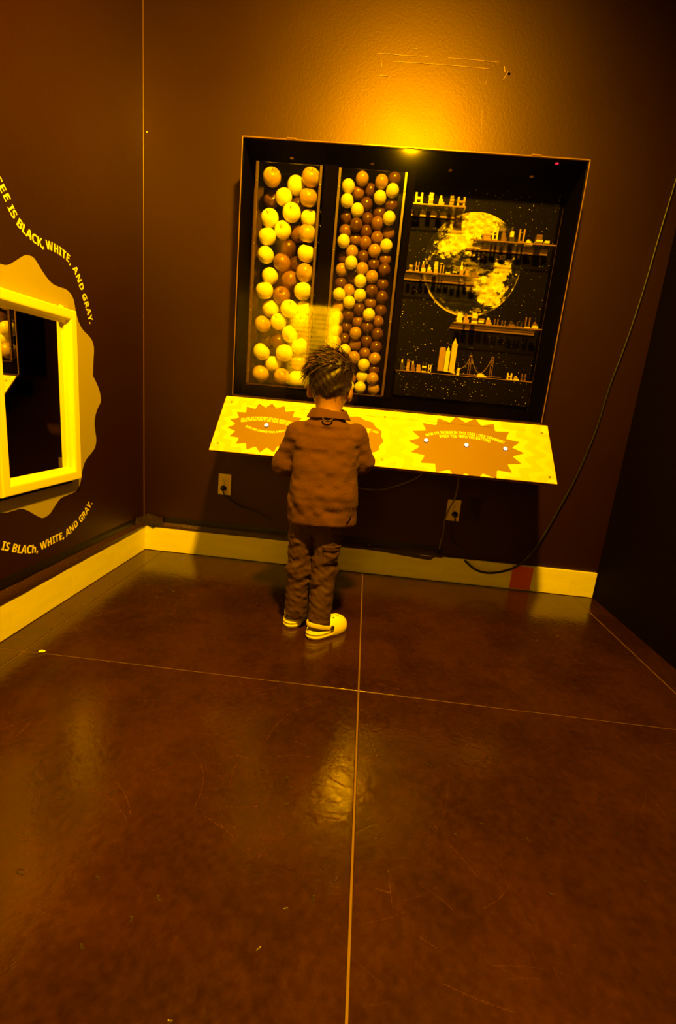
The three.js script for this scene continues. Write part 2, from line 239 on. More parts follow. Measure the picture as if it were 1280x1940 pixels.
// balls
const BA = [[797,422,0],[908,365,1],[1040,385,1],[1128,345,3],[1112,450,0],[1030,480,0],[965,410,3],[880,430,2],[803,517,0],[865,573,0],[938,510,3],[1107,520,3],[1025,570,3],[793,600,3],[945,600,3],[857,658,3],[1090,628,0],[1013,650,2],[935,690,3],[778,690,2],[1088,705,2],[1010,740,2],[855,740,2],[930,780,2],[770,790,0],[1070,805,0],[835,845,1],[993,845,1],[765,870,3],[917,870,3],[1065,885,2],[988,920,3],[830,932,0],[755,965,1],[905,965,1],[1058,960,3],[828,1015,3],[975,1020,1],[1048,1055,3],[750,1040,3],[898,1045,0],
  [975,1101,3],[1040,1146,3],[813,1104,1],[738,1138,0],[890,1136,0],[810,1186,0],[733,1221,1],[965,1176,2],[887,1224,3],[1035,1221,3],[808,1266,3],[955,1276,0],[740,1286,1],[878,1308,2],[1010,1316,2],[800,1346,3],[950,1346,3],[865,1396,1],[1010,1391,3],[787,1421,3],[720,1366,1],[712,1451,1],[860,1466,2],[938,1441,3],[1003,1483,3],[928,1521,2],[788,1514,0],[855,1558,1],[993,1568,1],[918,1606,0],[987,1634,3],[848,1624,3],[908,1686,0],[980,1711,1],[895,1761,0],[982,1778,1],[740,1540,2],[720,1620,2],[790,1600,1],[760,1700,1],[830,1700,2],[815,1765,0],[730,1770,3]];
const ballTone = [[.70, .66, .2], [.38, .24, .09], [.20, .095, .045], [.095, .038, .022]];
const ballMat = ballTone.map((c) => new THREE.MeshPhysicalMaterial({ color: lin(...c), roughness: .28, clearcoat: .6, clearcoatRoughness: .06 }));
const ballGeo = new THREE.SphereGeometry(1, 28, 18), seamGeo = new THREE.TorusGeometry(1, .018, 5, 32);
const ballLabel = ['bright pale plastic ball in the ball column', 'orange-toned plastic ball in the ball column', 'brown plastic ball in the ball column', 'dark plastic ball in the ball column'];
{ const r = rng(77), x0 = .957, x1 = 1.224;
  const list = BA.map(([X, Y, t], i) => { const rad = .0287; const q = oz(430 + X / 3.5556, 240 + Y / 3.5556, .1); return { x: clamp(q.x, x0 + rad, x1 - rad), y: Math.max(q.y, .947 + rad), z: t > 1 ? .07 + .02 * (i % 2) : .12 - .015 * (i % 2), r: rad, t, x0: x0 + rad, x1: x1 - rad }; });
  settle(list, .014, ZT - .006);
  for (const a of list) { const g = thing('plastic_ball', ballLabel[a.t].replace('in the', band(a.y) + ' the'), 'ball', V(a.x, Math.max(a.y, .946 + a.r), a.z), 'balls in the ball column'); part('shell', ballGeo, ballMat[a.t], g); part('seam', seamGeo, ballMat[a.t], g); g.scale.setScalar(a.r); g.rotation.set(r() * 6, r() * 6, 0); } }

// ------------------------------------------------------------------ space diorama: starry backdrop with a printed planet, clear shelves, toy-brick cities
const DX0 = 1.281, DX1 = 1.940, DY0 = .952, DY1 = 1.90;
function makeCanvas(w, h) { const c = document.createElement('canvas'); c.width = w; c.height = h; return c; }
function canvasTex(c) { const t = new THREE.CanvasTexture(c); t.colorSpace = THREE.SRGBColorSpace; t.anisotropy = 8; return t; }
function starPrint(w, h, seed, n, planet) {
  const c = makeCanvas(w, h), x = c.getContext('2d'), r = rng(seed); x.fillStyle = '#060201'; x.fillRect(0, 0, w, h);
  for (let i = 0; i < n; i++) { const b = Math.pow(r(), 3), s = .55 + b * 1.9, v = Math.round(90 + 165 * Math.sqrt(b)); x.fillStyle = `rgb(${v},${v},${Math.round(v * .95)})`; x.beginPath(); x.arc(r() * w, r() * h, s, 0, 7); x.fill(); }
  if (planet) { const { cx, cy, R } = planet; const id = x.getImageData(0, 0, w, h), d = id.data; const n1 = fbm(512, 8, 6, 801, .65), n2 = fbm(512, 16, 6, 911, .7), n3 = fbm(512, 48, 4, 333, .7);
    for (let py = Math.max(0, Math.floor(cy - R * 1.04)); py < Math.min(h, cy + R * 1.04); py++) for (let px = Math.max(0, Math.floor(cx - R)); px < Math.min(w, cx + R); px++) {
      const u = (px - cx) / R, v = (py - cy) / R, q = u * u + v * v; if (q > 1) continue; const zz = Math.sqrt(1 - q); const a = Math.atan2(u, zz), b = Math.asin(v);
      const i = ((Math.floor((b / 3.2 + .5) * 512) & 511) * 512 + (Math.floor((a / 6.4 + .5) * 512) & 511));
      const G = (uu, vv, k) => Math.exp(-((u - uu) ** 2 + (v - vv) ** 2) * k);
      const mass = .30 * G(-.05, -.85, 7) + .26 * G(.35, -.85, 12) + .30 * G(-.50, -.35, 9) + .2 * G(-.1, -.55, 14) + .33 * G(.48, .45, 6) + .2 * G(.55, .1, 10) - .12 * G(.55, -.5, 9) - .22 * G(-.35, .5, 6);
      const cloud = smooth(.52, .60, n2[i] * .65 + n3[i] * .35 + mass - .15), land = smooth(.52, .58, n1[i] + mass * .5 - .08);
      const rim = smooth(.95, .985, Math.sqrt(q)) * smooth(.15, .5, v) * smooth(.55, .1, u); const streak = .5 + .5 * Math.sin(v * 26 + 4 * n1[i]);
      let k = .004 + .05 * Math.max(0, n3[i] - .3) * streak; k += land * (.14 + .4 * Math.max(0, n3[i] - .4)); k = k * (1 - cloud) + cloud * (.30 + 1.5 * Math.max(0, n3[i] - .3)); k = k * (1 - rim * .8) + rim * .45;
      const o = (py * w + px) * 4, s = enc(clamp(k)) * 255; d[o] = s; d[o + 1] = s * .93; d[o + 2] = s * .8; }
    x.putImageData(id, 0, 0); }
  return canvasTex(c);
}
const dio = thing('space_backdrop', 'printed starry backdrop with a large cloudy planet', 'backdrop', V(0, 0, 0));
{ const w = 900, h = Math.round(900 * (DY1 - DY0) / (DX1 - DX0)); const toC = (px, py) => { const q = oz(px, py, .018); return [(q.x - DX0) / (DX1 - DX0) * w, (DY1 - q.y) / (DY1 - DY0) * h]; };
  const [cx, cy] = toC(893, 503), [ex] = toC(985, 512);
  const g = box(DX0, DX1, DY0, DY1, .0125, .018); { const p = g.attributes.position, uv = g.attributes.uv; for (let i = 0; i < p.count; i++) uv.setXY(i, (p.getX(i) - DX0) / (DX1 - DX0), (p.getY(i) - DY0) / (DY1 - DY0)); }
  part('print', g, new THREE.MeshPhysicalMaterial({ map: starPrint(w, h, 4, 1500, { cx, cy, R: ex - cx }), roughness: .6, specularIntensity: .12 }), dio); }
// star box under the lowest city
const starBox = thing('star_box', 'low black box with a star-speckled front under the skyline', 'box', V(0, 0, 0));
{ const g = box(1.283, 1.915, .956, 1.066, .02, .13); const p = g.attributes.position, uv = g.attributes.uv; for (let i = 0; i < p.count; i++) uv.setXY(i, (p.getX(i) - 1.283) / .632, (p.getY(i) - .956) / .632 * 1 + p.getZ(i)); part('carton', g, new THREE.MeshPhysicalMaterial({ map: starPrint(900, 900, 8, 2200), roughness: .6, specularIntensity: .12 }), starBox);
  part('lid', box(1.281, 1.917, 1.0665, 1.070, .02, .133), M.acrylicEdge, starBox); }
const SH = [[1.275, 1.507, 1.776, 'short clear shelf highest on the starry backdrop'], [1.545, 1.918, 1.652, 'clear shelf crossing the top of the printed planet'], [1.277, 1.607, 1.502, 'clear shelf beside the printed planet'], [1.520, 1.921, 1.303, 'clear shelf under the printed planet']];
for (const [x0, x1, y, label] of SH) { const g = thing('acrylic_shelf', label, 'shelf', V(0, 0, 0), 'clear shelves in the diorama'); part('slab', box(x0, x1, y - .005, y - .0006, .019, .128), M.acrylic, g); part('front_edge', rbox(x0, x1, y - .0062, y - .0002, .1282, .1305, .0006, 1), M.acrylicEdge, g); part('back_rail', box(x0, x1, y - .014, y - .0064, .0185, .026), M.acrylicEdge, g); }

// toy-brick buildings
const brickTone = [[.55, .42, .2], [.32, .2, .1], [.14, .07, .04], [.03, .02, .015], [.75, .6, .3]].map((c) => std({ color: lin(...c), roughness: .35 }));
const rT = rng(2024); const brick = (w, h, d) => metricUV(new RoundedBoxGeometry(w, h, d, 1, .0007)); const stud = new THREE.CylinderGeometry(.0022, .0022, .0022, 8);
const toneWord = ['pale', 'brown', 'dark brown', 'black', 'bright'], kindWord = { block: 'toy-brick stack', gate: 'toy-brick gateway', step: 'stepped toy-brick block' };
function toyBuilding(x, y, z, w, h, kind, t, label, group) {
  label = label.replace(/toy-brick (building|gateway or tower|block)/, kindWord[kind]).replace(/^(small|low) /, (m) => (h > .045 ? 'tall ' : m) + toneWord[t] + ' ');
  const g = thing('toy_brick_building', label, 'toy building', V(x, y, z), group); const d = w * .9; const tone = () => brickTone[(t + (rT() < .35 ? 1 + (rT() * 3 | 0) : 0)) % 5];
  if (kind === 'block') { const n = Math.max(1, Math.round(h / .011)); for (let i = 0; i < n; i++) { const k = 1 - .25 * (i / n) * rT(); part('brick', brick(w * k, h / n - .0006, d * k).translate((rT() - .5) * w * .12, h / n * (i + .5), 0), tone(), g); } part('stud', stud.clone().translate(-w * .2, h + .001, d * .15), tone(), g); part('stud', stud.clone().translate(w * .2, h + .001, d * .15), tone(), g); }
  if (kind === 'gate') { for (const s of [-1, 1]) part('tower', brick(w * .26, h, d * .5).translate(s * w * .36, h / 2, 0), brickTone[t], g); part('lintel', brick(w, h * .2, d * .6).translate(0, h * (rT() < .5 ? .12 : .55), 0), brickTone[(t + 1) % 5], g); part('base', brick(w * 1.1, h * .14, d).translate(0, h * .07, 0.001), tone(), g); for (const s of [-1, 1]) part('stud', stud.clone().translate(s * w * .36, h + .001, 0), brickTone[t], g); }
  if (kind === 'step') { part('base', brick(w, h * .4, d).translate(0, h * .2, 0), brickTone[t], g); part('storey', brick(w * .7, h * .32, d * .8).translate(-w * .1, h * .56, 0), tone(), g); part('tower', brick(w * .34, h * .28, d * .5).translate(-w * .14, h * .86, 0), tone(), g); }
  return g;
}
const kinds = ['block', 'gate', 'step'];
// highest shelf: letter-like gateways
[[1.30, .034, .050, 'gate', 4], [1.353, .022, .052, 'block', 0], [1.40, .026, .044, 'step', 1], [1.445, .02, .046, 'block', 2], [1.486, .036, .044, 'gate', 1]].forEach(([x, w, h, k, t]) => toyBuilding(x, 1.7765, .10, w, h, k, t, 'small toy-brick gateway or tower on the highest clear shelf', 'toy buildings on the highest shelf'));
function row(x0, x1, y, n, group, label, hmin, hmax, t0) { for (let i = 0; i < n; i++) { const x = x0 + (x1 - x0) * (i + .5) / n, w = (x1 - x0) / n * (.55 + .3 * rT()), h = hmin + (hmax - hmin) * rT(); toyBuilding(x, y, .085 + .025 * rT(), w, h, kinds[(rT() * 3) | 0], (t0 + ((rT() * 4) | 0)) % 5, label, group); } }
row(1.56, 1.905, 1.653, 9, 'toy buildings crossing the planet', 'small toy-brick building on the clear shelf crossing the top of the planet', .022, .075, 1);
row(1.285, 1.60, 1.503, 11, 'toy buildings beside the planet', 'small toy-brick building on the clear shelf beside the planet', .02, .06, 0);
row(1.53, 1.91, 1.304, 11, 'toy buildings under the planet', 'small toy-brick building on the clear shelf under the planet', .018, .055, 1);
row(1.30, 1.455, 1.0705, 6, 'low toy blocks by the skyline', 'low toy-brick block left of the skyline towers on the star box', .03, .055, 1);
row(1.80, 1.90, 1.0705, 3, 'low toy blocks beyond the bridge', 'low toy-brick block beyond the toy bridge on the star box', .015, .035, 2);
// skyline towers
function tower(px0, px1, pyTop, label, tone, top) { const a = oz(px0, 690, .1), b = oz(px1, 690, .1), tp = oz((px0 + px1) / 2, pyTop, .1), w = b.x - a.x, h = tp.y - 1.0705; const g = thing('toy_tower', label, 'toy tower', V((a.x + b.x) / 2, 1.0705, .1), 'toy skyline towers');
  const hb = top === 'flat' ? h : h * .84; part('shaft', brick(w, hb, w * .8).translate(0, hb / 2, 0), tone, g); part('base', brick(w * 1.25, h * .1, w).translate(0, h * .05, 0), tone, g);
  if (top === 'spire') { part('setback', brick(w * .6, h * .1, w * .5).translate(0, hb + h * .04, 0), tone, g); part('spire', new THREE.ConeGeometry(w * .22, h * .14, 8).translate(0, h * .95, 0), tone, g); }
  if (top === 'dome') part('crown', new THREE.ConeGeometry(w * .5, h * .16, 10).translate(0, hb + h * .08, 0), tone, g);
  if (top === 'flat') part('cap', brick(w * .8, .006, w * .6).translate(0, h + .003, 0), tone, g); return g; }
tower(829, 840, 660, 'brown flat-topped toy tower on the star box', brickTone[1], 'flat'); tower(841, 849, 656, 'short bright toy tower with a spire on the star box', brickTone[4], 'spire'); tower(851, 861, 640, 'tallest pale toy tower with pointed crown on the star box', brickTone[0], 'dome');
toyBuilding(oz(868, 695, .1).x, 1.0705, .11, .012, .032, 'block', 4, 'tiny bright toy block right of the tallest toy tower', undefined);
{ const m = solo('toy_hill', (() => { const g = new THREE.SphereGeometry(1, 20, 10, 0, TAU, 0, Math.PI / 2); g.scale(.06, .014, .022); g.translate(oz(838, 700, .115).x, 1.0702, .108); return g; })(), M.black, 'low dark mound in front of the toy skyline', 'toy hill'); }
{ const g = thing('toy_bridge', 'small dark toy suspension bridge beside the skyline', 'toy bridge', V(0, 1.0705, .09)); const xa = oz(890, 690, .09).x, xb = oz(931, 695, .09).x; for (const x of [xa, xb]) { const t = part('tower', box(x - .006, x - .003, 0, .1, -.006, -.003), brickTone[2], g); part('tower_leg', box(x + .003, x + .006, 0, .1, -.006, -.003), brickTone[2], t); for (const y of [.03, .06, .095]) part('cross_beam', box(x - .003, x + .003, y, y + .004, -.006, -.003), brickTone[2], t); }
  part('cable', tube([V(xa - .06, .02, -.004), V(xa - .02, .05, -.004), V(xa, .098, -.004)], .0012, 14, 5), brickTone[1], g); part('cable', tube([V(xa, .098, -.004), V(xa + .03, .035, -.004), V((xa + xb) / 2, .018, -.004), V(xb - .03, .035, -.004), V(xb, .098, -.004)], .0012, 24, 5), brickTone[1], g); part('deck', box(xa - .07, xb + .05, .008, .011, -.01, .002), brickTone[2], g); }
toyBuilding(oz(912, 703, .115).x, 1.0705, .117, .04, .018, 'step', 4, 'tiny bright toy ferry-like block in front of the toy bridge', undefined);

// ------------------------------------------------------------------ sloped button panel
const PT = V(0, .879, .24), PB = V(0, .649, .465), PX0 = .512, PX1 = 1.984; const PLEN = PT.distanceTo(PB); const down = PB.clone().sub(PT).normalize(), PN = V(0, -down.z, down.y).normalize(); if (PN.y < 0) PN.negate();
function panelPt(px, py) { const d = rayOf(px, py), t = PT.clone().sub(camera.position).dot(PN) / d.dot(PN); const q = camera.position.clone().addScaledVector(d, t); return { u: q.x - PX0, v: q.clone().sub(V(q.x, PT.y, PT.z)).dot(down) }; }
const panel = thing('button_panel', 'sloped yellow graphic panel with glowing buttons under the case', 'button panel', V(PX0, PT.y, PT.z));
{ const PWm = PX1 - PX0, K = 2040 / PWm, cw = 2040, ch = Math.round(PLEN * K), c = makeCanvas(cw, ch), x = c.getContext('2d');
  const base = '#efd2b4', tone1 = '#e9c18c', tone2 = '#f3d9bc', ink = '#846b42';
  x.fillStyle = base; x.fillRect(0, 0, cw, ch);
  const P2 = (px, py) => { const q = panelPt(px, py); return [q.u * K, q.v * K]; };
  function burst(cx, cy, rx, ry, n, inner, off, fill, round) { x.fillStyle = fill; x.beginPath(); const pt = (k) => { const a = off + k * Math.PI / n, s = k % 2 ? inner : 1; return [cx + Math.cos(a) * rx * s, cy + Math.sin(a) * ry * s]; }; 
    for (let k = 0; k <= 2 * n; k++) { const a = pt(k), b = pt(k + 1), pa = pt(k - 1); const p0 = [a[0] + (pa[0] - a[0]) * round, a[1] + (pa[1] - a[1]) * round], p1 = [a[0] + (b[0] - a[0]) * round, a[1] + (b[1] - a[1]) * round]; if (!k) x.moveTo(...p0); else x.lineTo(...p0); x.quadraticCurveTo(a[0], a[1], p1[0], p1[1]); } x.closePath(); x.fill(); }
  const b1 = P2(504, 809), b1r = P2(429, 810), b1t = P2(504, 763), b2 = P2(656, 827), b2r = P2(729, 830), b3 = P2(882, 847), b3r = P2(993, 857);
  const r1 = [b1[0] - b1r[0], b1[1] - b1t[1]], r2 = [b2r[0] - b2[0], (b2r[0] - b2[0]) * .78], r3 = [b3r[0] - b3[0], (b3r[0] - b3[0]) * .70];
  const o1 = Math.PI / 18, o3 = .02;
  for (const [s, col] of [[2.05, tone2], [1.82, tone1], [1.6, base], [1.42, tone1], [1.2, tone2]]) { x.globalAlpha = .85; burst(b3[0], b3[1], r3[0] * s, r3[1] * s, 18, .82, o3, col, .3); burst(b1[0], b1[1], r1[0] * s, r1[1] * s, 18, .82, o1, col, .3); burst(b2[0], b2[1], r2[0] * s, r2[1] * s, 14, .9, .05, col, .45); } x.globalAlpha = 1;
  burst(b2[0], b2[1], r2[0], r2[1], 14, .89, .05, ink, .5); burst(b1[0], b1[1], r1[0], r1[1], 18, .80, o1, ink, .14); burst(b3[0], b3[1], r3[0], r3[1], 18, .80, o3, ink, .14);
  // lettering along measured arcs
  x.fillStyle = '#fbf3d2'; x.textBaseline = 'alphabetic';
  function arcText(str, pts, hpx, bold = true) { const cur = new THREE.CatmullRomCurve3(pts.map(([a, b]) => { const q = P2(a, b); return V(q[0], q[1], 0); })); const L = cur.getLength(); x.font = `bold ${hpx}px sans-serif`; let tot = 0; const ws = [...str].map((ch) => { const w = x.measureText(ch).width; tot += w; return w; }); const sx = L / tot; let s = 0;
    [...str].forEach((chr, i) => { const u = clamp((s + ws[i] * sx / 2) / L), p = cur.getPointAt(u), t = cur.getTangentAt(u); x.save(); x.translate(p.x, p.y); x.rotate(Math.atan2(t.y, t.x)); x.scale(sx, 1); x.fillText(chr, -ws[i] / 2, 0); x.restore(); s += ws[i] * sx; }); }
  arcText('DO ANY OF THESE APPLES LOOK APPETIZING?', [[456.5, 796], [480, 793.5], [505, 794], [530, 798], [556, 804.5]], 24);
  arcText('PRESS THE BUTTON TO SEE THEIR TRUE COLORS.', [[456, 800], [480, 797.5], [505, 798.5], [530, 802.5], [556, 809]], 23);
  arcText('DOES THIS CHANGE YOUR APPETITE?', [[464, 809], [480, 815], [500, 819.5], [520, 820.5], [546, 817.5]], 23);
  arcText('IN THE CASE?', [[686, 813], [700, 816.5], [716, 822]], 23); arcText('RAIN.', [[688, 817.5], [693, 818.5], [699, 821]], 22);
  arcText('HOW DO THINGS IN THIS CASE LOOK DIFFERENT', [[807, 827], [830, 822.5], [860, 822], [890, 824.5], [920, 830], [955, 841]], 31);
  arcText('WHEN YOU PRESS THE BUTTON?', [[832.5, 829], [855, 828.5], [880, 830], [905, 833], [929, 839]], 31);
  const tex = canvasTex(c);
  const local = (u, v, n) => V(u, 0, 0).add(down.clone().multiplyScalar(v)).addScaledVector(PN, n);
  const slab = (u0, u1, v0, v1, n0, n1, r = .0015) => { const g = new RoundedBoxGeometry(u1 - u0, v1 - v0, n1 - n0, 2, r); g.translate((u0 + u1) / 2, 0, 0); const m = new THREE.Matrix4().makeBasis(V(1, 0, 0), down.clone().negate(), PN); g.applyMatrix4(m); const o = local(0, (v0 + v1) / 2, (n0 + n1) / 2); g.translate(o.x, o.y, o.z); return g; };
  const g = slab(0, PWm, 0, PLEN, -.006, 0); { const p = g.attributes.position, uv = g.attributes.uv; for (let i = 0; i < p.count; i++) { const q = V(p.getX(i), p.getY(i), p.getZ(i)); uv.setXY(i, q.x / PWm, 1 - clamp(q.dot(down) / PLEN)); } }
  part('graphic_face', g, std({ map: tex, roughness: .42 }), panel);
  part('backing_board', slab(.003, PWm - .003, .003, PLEN - .004, -.016, -.0062), M.black, panel);
  part('lower_lip', slab(.012, PWm - .012, .02, PLEN - .006, -.026, -.0165), std({ color: lin(.14, .055, .03), roughness: .5 }), panel);
  part('support_box', box(.10, PWm - .10, -.10, -.03, -.2395, .03), M.black, panel);
  for (const s of [.25, PWm - .25]) part('bracket', box(s - .02, s + .02, -.2, -.08, -.2395, .07), M.black, panel);
  for (const [px, py] of [[439, 761.5], [412.5, 839.5], [729, 790], [724, 871], [1025.5, 820.5], [1040.5, 904]]) { const q = panelPt(px, py), o = local(q.u, q.v, .0005); part('screw', new THREE.SphereGeometry(.0052, 12, 8).scale(1, .6, 1).applyQuaternion(new THREE.Quaternion().setFromUnitVectors(V(0, 1, 0), PN)).translate(o.x, o.y, o.z), M.screw, panel); }
  const glow = std({ color: lin(.8, .8, .85), emissive: lin(.78, .84, 1), emissiveIntensity: 1.15, roughness: .3 }), ring = std({ color: lin(.08, .06, .1), roughness: .35 });
  for (const [px, py] of [[504.5, 806.5], [806.5, 835.3], [882.8, 844], [956.5, 851]]) { const q = panelPt(px, py), qt = new THREE.Quaternion().setFromUnitVectors(V(0, 1, 0), PN); const at = (g0, n) => { const o = local(q.u, q.v, n); return g0.applyQuaternion(qt).translate(o.x, o.y, o.z); };
    const b = part('button', at(new THREE.CylinderGeometry(.0098, .0108, .004, 28), .0015), ring, panel); b.userData.label = 'round white glowing push button'; part('glowing_cap', at(new THREE.CylinderGeometry(.0085, .009, .003, 28), .0045), glow, b); part('icon_mark', at(merge([box(-.0035, -.0005, -.0005, .0005, -.001, .0015), box(.0003, .0034, -.0005, .0005, -.002, .0006)]), .0065), M.plug, b); }
}
console.log('case done');

// ------------------------------------------------------------------ mirror wall: splat decal, lettering, framed mirror
const splatPts = [[0,912,0],[60,925,0],[130,890,0],[200,845,0],[240,838,0],[290,860,0],[330,920,0],[380,1000,0],[440,1075,0],[500,1110,0],[570,1135,0],[615,1180,0],[640,1240,0],[655,1330,0],[680,1420,0],[720,1490,0],[770,1540,0],[800,1590,0],[812,1650,0],[808,1740,0],[805,1830,0],[803,1880,0],[820,180,1],[855,260,1],[870,330,1],[868,380,1],[835,450,1],[817,540,1],[822,620,1],[832,700,1],[820,770,1],[785,820,1],[740,880,1],[715,950,1],[700,1040,1],[685,1100,1],[650,1150,1],[580,1180,1],[520,1210,1],[470,1280,1],[430,1340,1],[370,1378,1],[310,1355,1],[250,1320,1],[190,1298,1],[130,1310,1],[60,1330,1],[0,1335,1]];
const wallPt = (X, Y, k) => { const q = ox(X / 4.571, (k ? 680 : 300) + Y / 4.571, 0.0); return new THREE.Vector2(-q.z, q.y); };
{ const a = splatPts.map((p) => wallPt(...p)); const mid = -.985, far = a.slice().reverse().map((p) => new THREE.Vector2(2 * mid - p.x, p.y + .01 * Math.sin(p.y * 20))).filter((p) => p.x < Math.min(a[0].x, a[a.length - 1].x) - .01);
  const sh = new THREE.Shape(); const cv = new THREE.SplineCurve(a.concat(far)); const P = cv.getPoints(260); sh.setFromPoints(P);
  const g = new THREE.ExtrudeGeometry(sh, { depth: .0006, bevelEnabled: false }); g.rotateY(Math.PI / 2); g.translate(.0003, 0, 0);
  solo('splat_decal', g, M.decal, 'ochre wavy-edged splat decal around the framed mirror', 'decal'); }
const font = await new FontLoader().loadAsync('fonts/droid/droid_sans_bold.typeface.json');
function wallText(str, base, label, capScale, drop) { // letters follow a measured curve on the wall
  const g = thing('wall_lettering', label, 'lettering', V(0, 0, 0)); const cur = new THREE.CatmullRomCurve3(base.map(([X, Y, k]) => { const p = wallPt(X, Y, k); return V(p.x, p.y, 0); })); const L = cur.getLength(); const res = font.data.resolution;
  const adv = [...str].map((c) => font.data.glyphs[c].ha / res); const tot = adv.reduce((a, b) => a + b, 0), em = L / tot; let s = 0;
  [...str].forEach((c, i) => { const w = adv[i] * em, u = clamp((s + w / 2) / L), p = cur.getPointAt(u), t = cur.getTangentAt(u); s += w; if (c === ' ') return;
    const shapes = font.generateShapes(c, 1); const geo = new THREE.ExtrudeGeometry(shapes, { depth: .0006, bevelEnabled: false, curveSegments: 6 }); geo.translate(-adv[i] / 2, 0, 0); geo.scale(em * 1.0, em * capScale, 1); geo.rotateZ(Math.atan2(t.y, t.x)); geo.translate(p.x, p.y, 0); geo.rotateY(Math.PI / 2); geo.translate(.0003, 0, 0); part('letter', geo, M.letter, g); });
  return g; }
wallText('SEE IS BLACK, WHITE, AND GRAY.', [[-55,165,0],[-5,270,0],[35,352,0],[68,440,0],[118,535,0],[160,600,0],[225,672,0],[290,728,0],[360,772,0],[440,798,0],[500,828,0],[555,868,0],[600,912,0],[640,985,0],[668,1060,0],[700,1160,0],[724,1240,0],[752,1340,0],[776,1440,0]], 'pale vinyl sentence curving above the framed mirror', 1.0);
wallText('IS BLACh, WHITE, AND GRAY.', [[5,1652,1],[80,1668,1],[190,1684,1],[300,1678,1],[370,1648,1],[450,1605,1],[560,1548,1],[610,1510,1],[680,1436,1],[730,1378,1],[802,1248,1]], 'pale vinyl sentence curving below the framed mirror', 1.0);
{ const z0 = .604, z1 = 1.022, y0 = .497, y1 = 1.142, w = .050, D = .034; const g = thing('wall_mirror', 'framed wall mirror with bright yellow wooden frame', 'mirror', V(0, y0, (z0 + z1) / 2)); const hz = (z1 - z0) / 2, H = y1 - y0;
  const prof = (len) => { const s = new THREE.Shape(); s.moveTo(0, 0); s.lineTo(w, 0); s.lineTo(w, .014); s.lineTo(w - .01, .018); s.lineTo(w - .013, D - .004); s.quadraticCurveTo(w - .016, D, w - .022, D); s.lineTo(.006, D); s.quadraticCurveTo(0, D, 0, D - .006); s.lineTo(0, 0); return s; };
  const rail = (len, flip) => { // mitred rail: profile across width, length along local x
    const geo = new THREE.ExtrudeGeometry(prof(), { depth: len, bevelEnabled: false, curveSegments: 4 }); const p = geo.attributes.position; for (let i = 0; i < p.count; i++) { const across = p.getX(i), zz = p.getZ(i); p.setZ(i, zz < len / 2 ? across : len - across); } geo.computeVertexNormals(); return geo; };
  const put = (geo, m, name) => { geo.applyMatrix4(m); part(name, geo, M.frameYellow, g); };
  // local axes: profile x = inward, profile y = out of the wall (+x world), length = along the rail
  const B = (inx, len) => new THREE.Matrix4().makeBasis(inx, V(1, 0, 0), len);
  put(rail(2 * hz), B(V(0, 1, 0), V(0, 0, -1)).setPosition(.001, 0, hz), 'bottom_rail');
  put(rail(2 * hz), B(V(0, -1, 0), V(0, 0, 1)).setPosition(.001, H, -hz), 'top_rail');
  put(rail(H), B(V(0, 0, 1), V(0, 1, 0)).setPosition(.001, 0, -hz), 'side_rail');
  put(rail(H), B(V(0, 0, -1), V(0, -1, 0)).setPosition(.001, H, hz), 'side_rail');
  part('glass', box(.001, .005, w - .012, H - w + .012, -hz + w - .012, hz - w + .012), M.mirror, g);
  part('hanging_tab', rbox(.001, .004, H + .0005, H + .012, -hz + .03, -hz + .055, .001, 1), M.frameYellow, g).userData.label = 'small mounting tab';
  part('bottom_bracket', rbox(.001, .006, -.016, -.0005, -hz + .02, hz - .02, .001, 1), M.black, g); }

// ------------------------------------------------------------------ black tape along the skirting
function ribbon(top, bot, bulge) { // strip between two polylines of 3-D points, with a closed back
  const n = top.length, pos = [], idx = [], R = 5; const nor = V(0, 0, 0); for (let i = 0; i < n; i++) for (let k = 0; k <= R; k++) { const p = top[i].clone().lerp(bot[i], k / R); const b = bulge(i / (n - 1), k / R); pos.push(p.x + b.x, p.y + b.y, p.z + b.z); }
  for (let i = 0; i < n - 1; i++) for (let k = 0; k < R; k++) { const a = i * (R + 1) + k, b = a + R + 1; idx.push(a, a + 1, b, b, a + 1, b + 1); }
  const g = new THREE.BufferGeometry(); g.setAttribute('position', new THREE.Float32BufferAttribute(pos, 3)); g.setIndex(idx); g.computeVertexNormals(); return metricUV(g); }
const dbl = (m) => { const c = m.clone(); c.side = THREE.DoubleSide; return c; }; const tapeD = dbl(M.tape), tapeB = dbl(M.tapeBrown);
{ const n = 60, top = [], bot = [], mid = [], mid2 = [], rr = fbm(64, 8, 4, 12); for (let i = 0; i < n; i++) { const t = i / (n - 1), z = .03 + t * 1.5; const w = (rr[i] - .5) * .0035; top.push(V(.0012, .197 + t * .022 + (rr[i + 600] - .5) * .003, z)); mid.push(V(.004, .165 + t * .012 + w, z)); mid2.push(V(.006, .168 + t * .012 + w, z)); bot.push(V(BB + .0025, .1345 + w * 1.2, z)); }
  solo('black_tape', ribbon(top, mid, (t, k) => V(.002 * Math.sin(k * 3.1), 0, 0)), tapeD, 'upper black tape strip along the mirror wall above the baseboard', 'tape');
  solo('black_tape', ribbon(mid2, bot, (t, k) => V(.006 * Math.sin(k * 3.1) * (.6 + .8 * rr[Math.floor(t * 60) + 900]), .0006 * Math.sin(t * 60), 0)), tapeB, 'loose shiny brown-black tape folded over the baseboard below the mirror', 'tape'); }
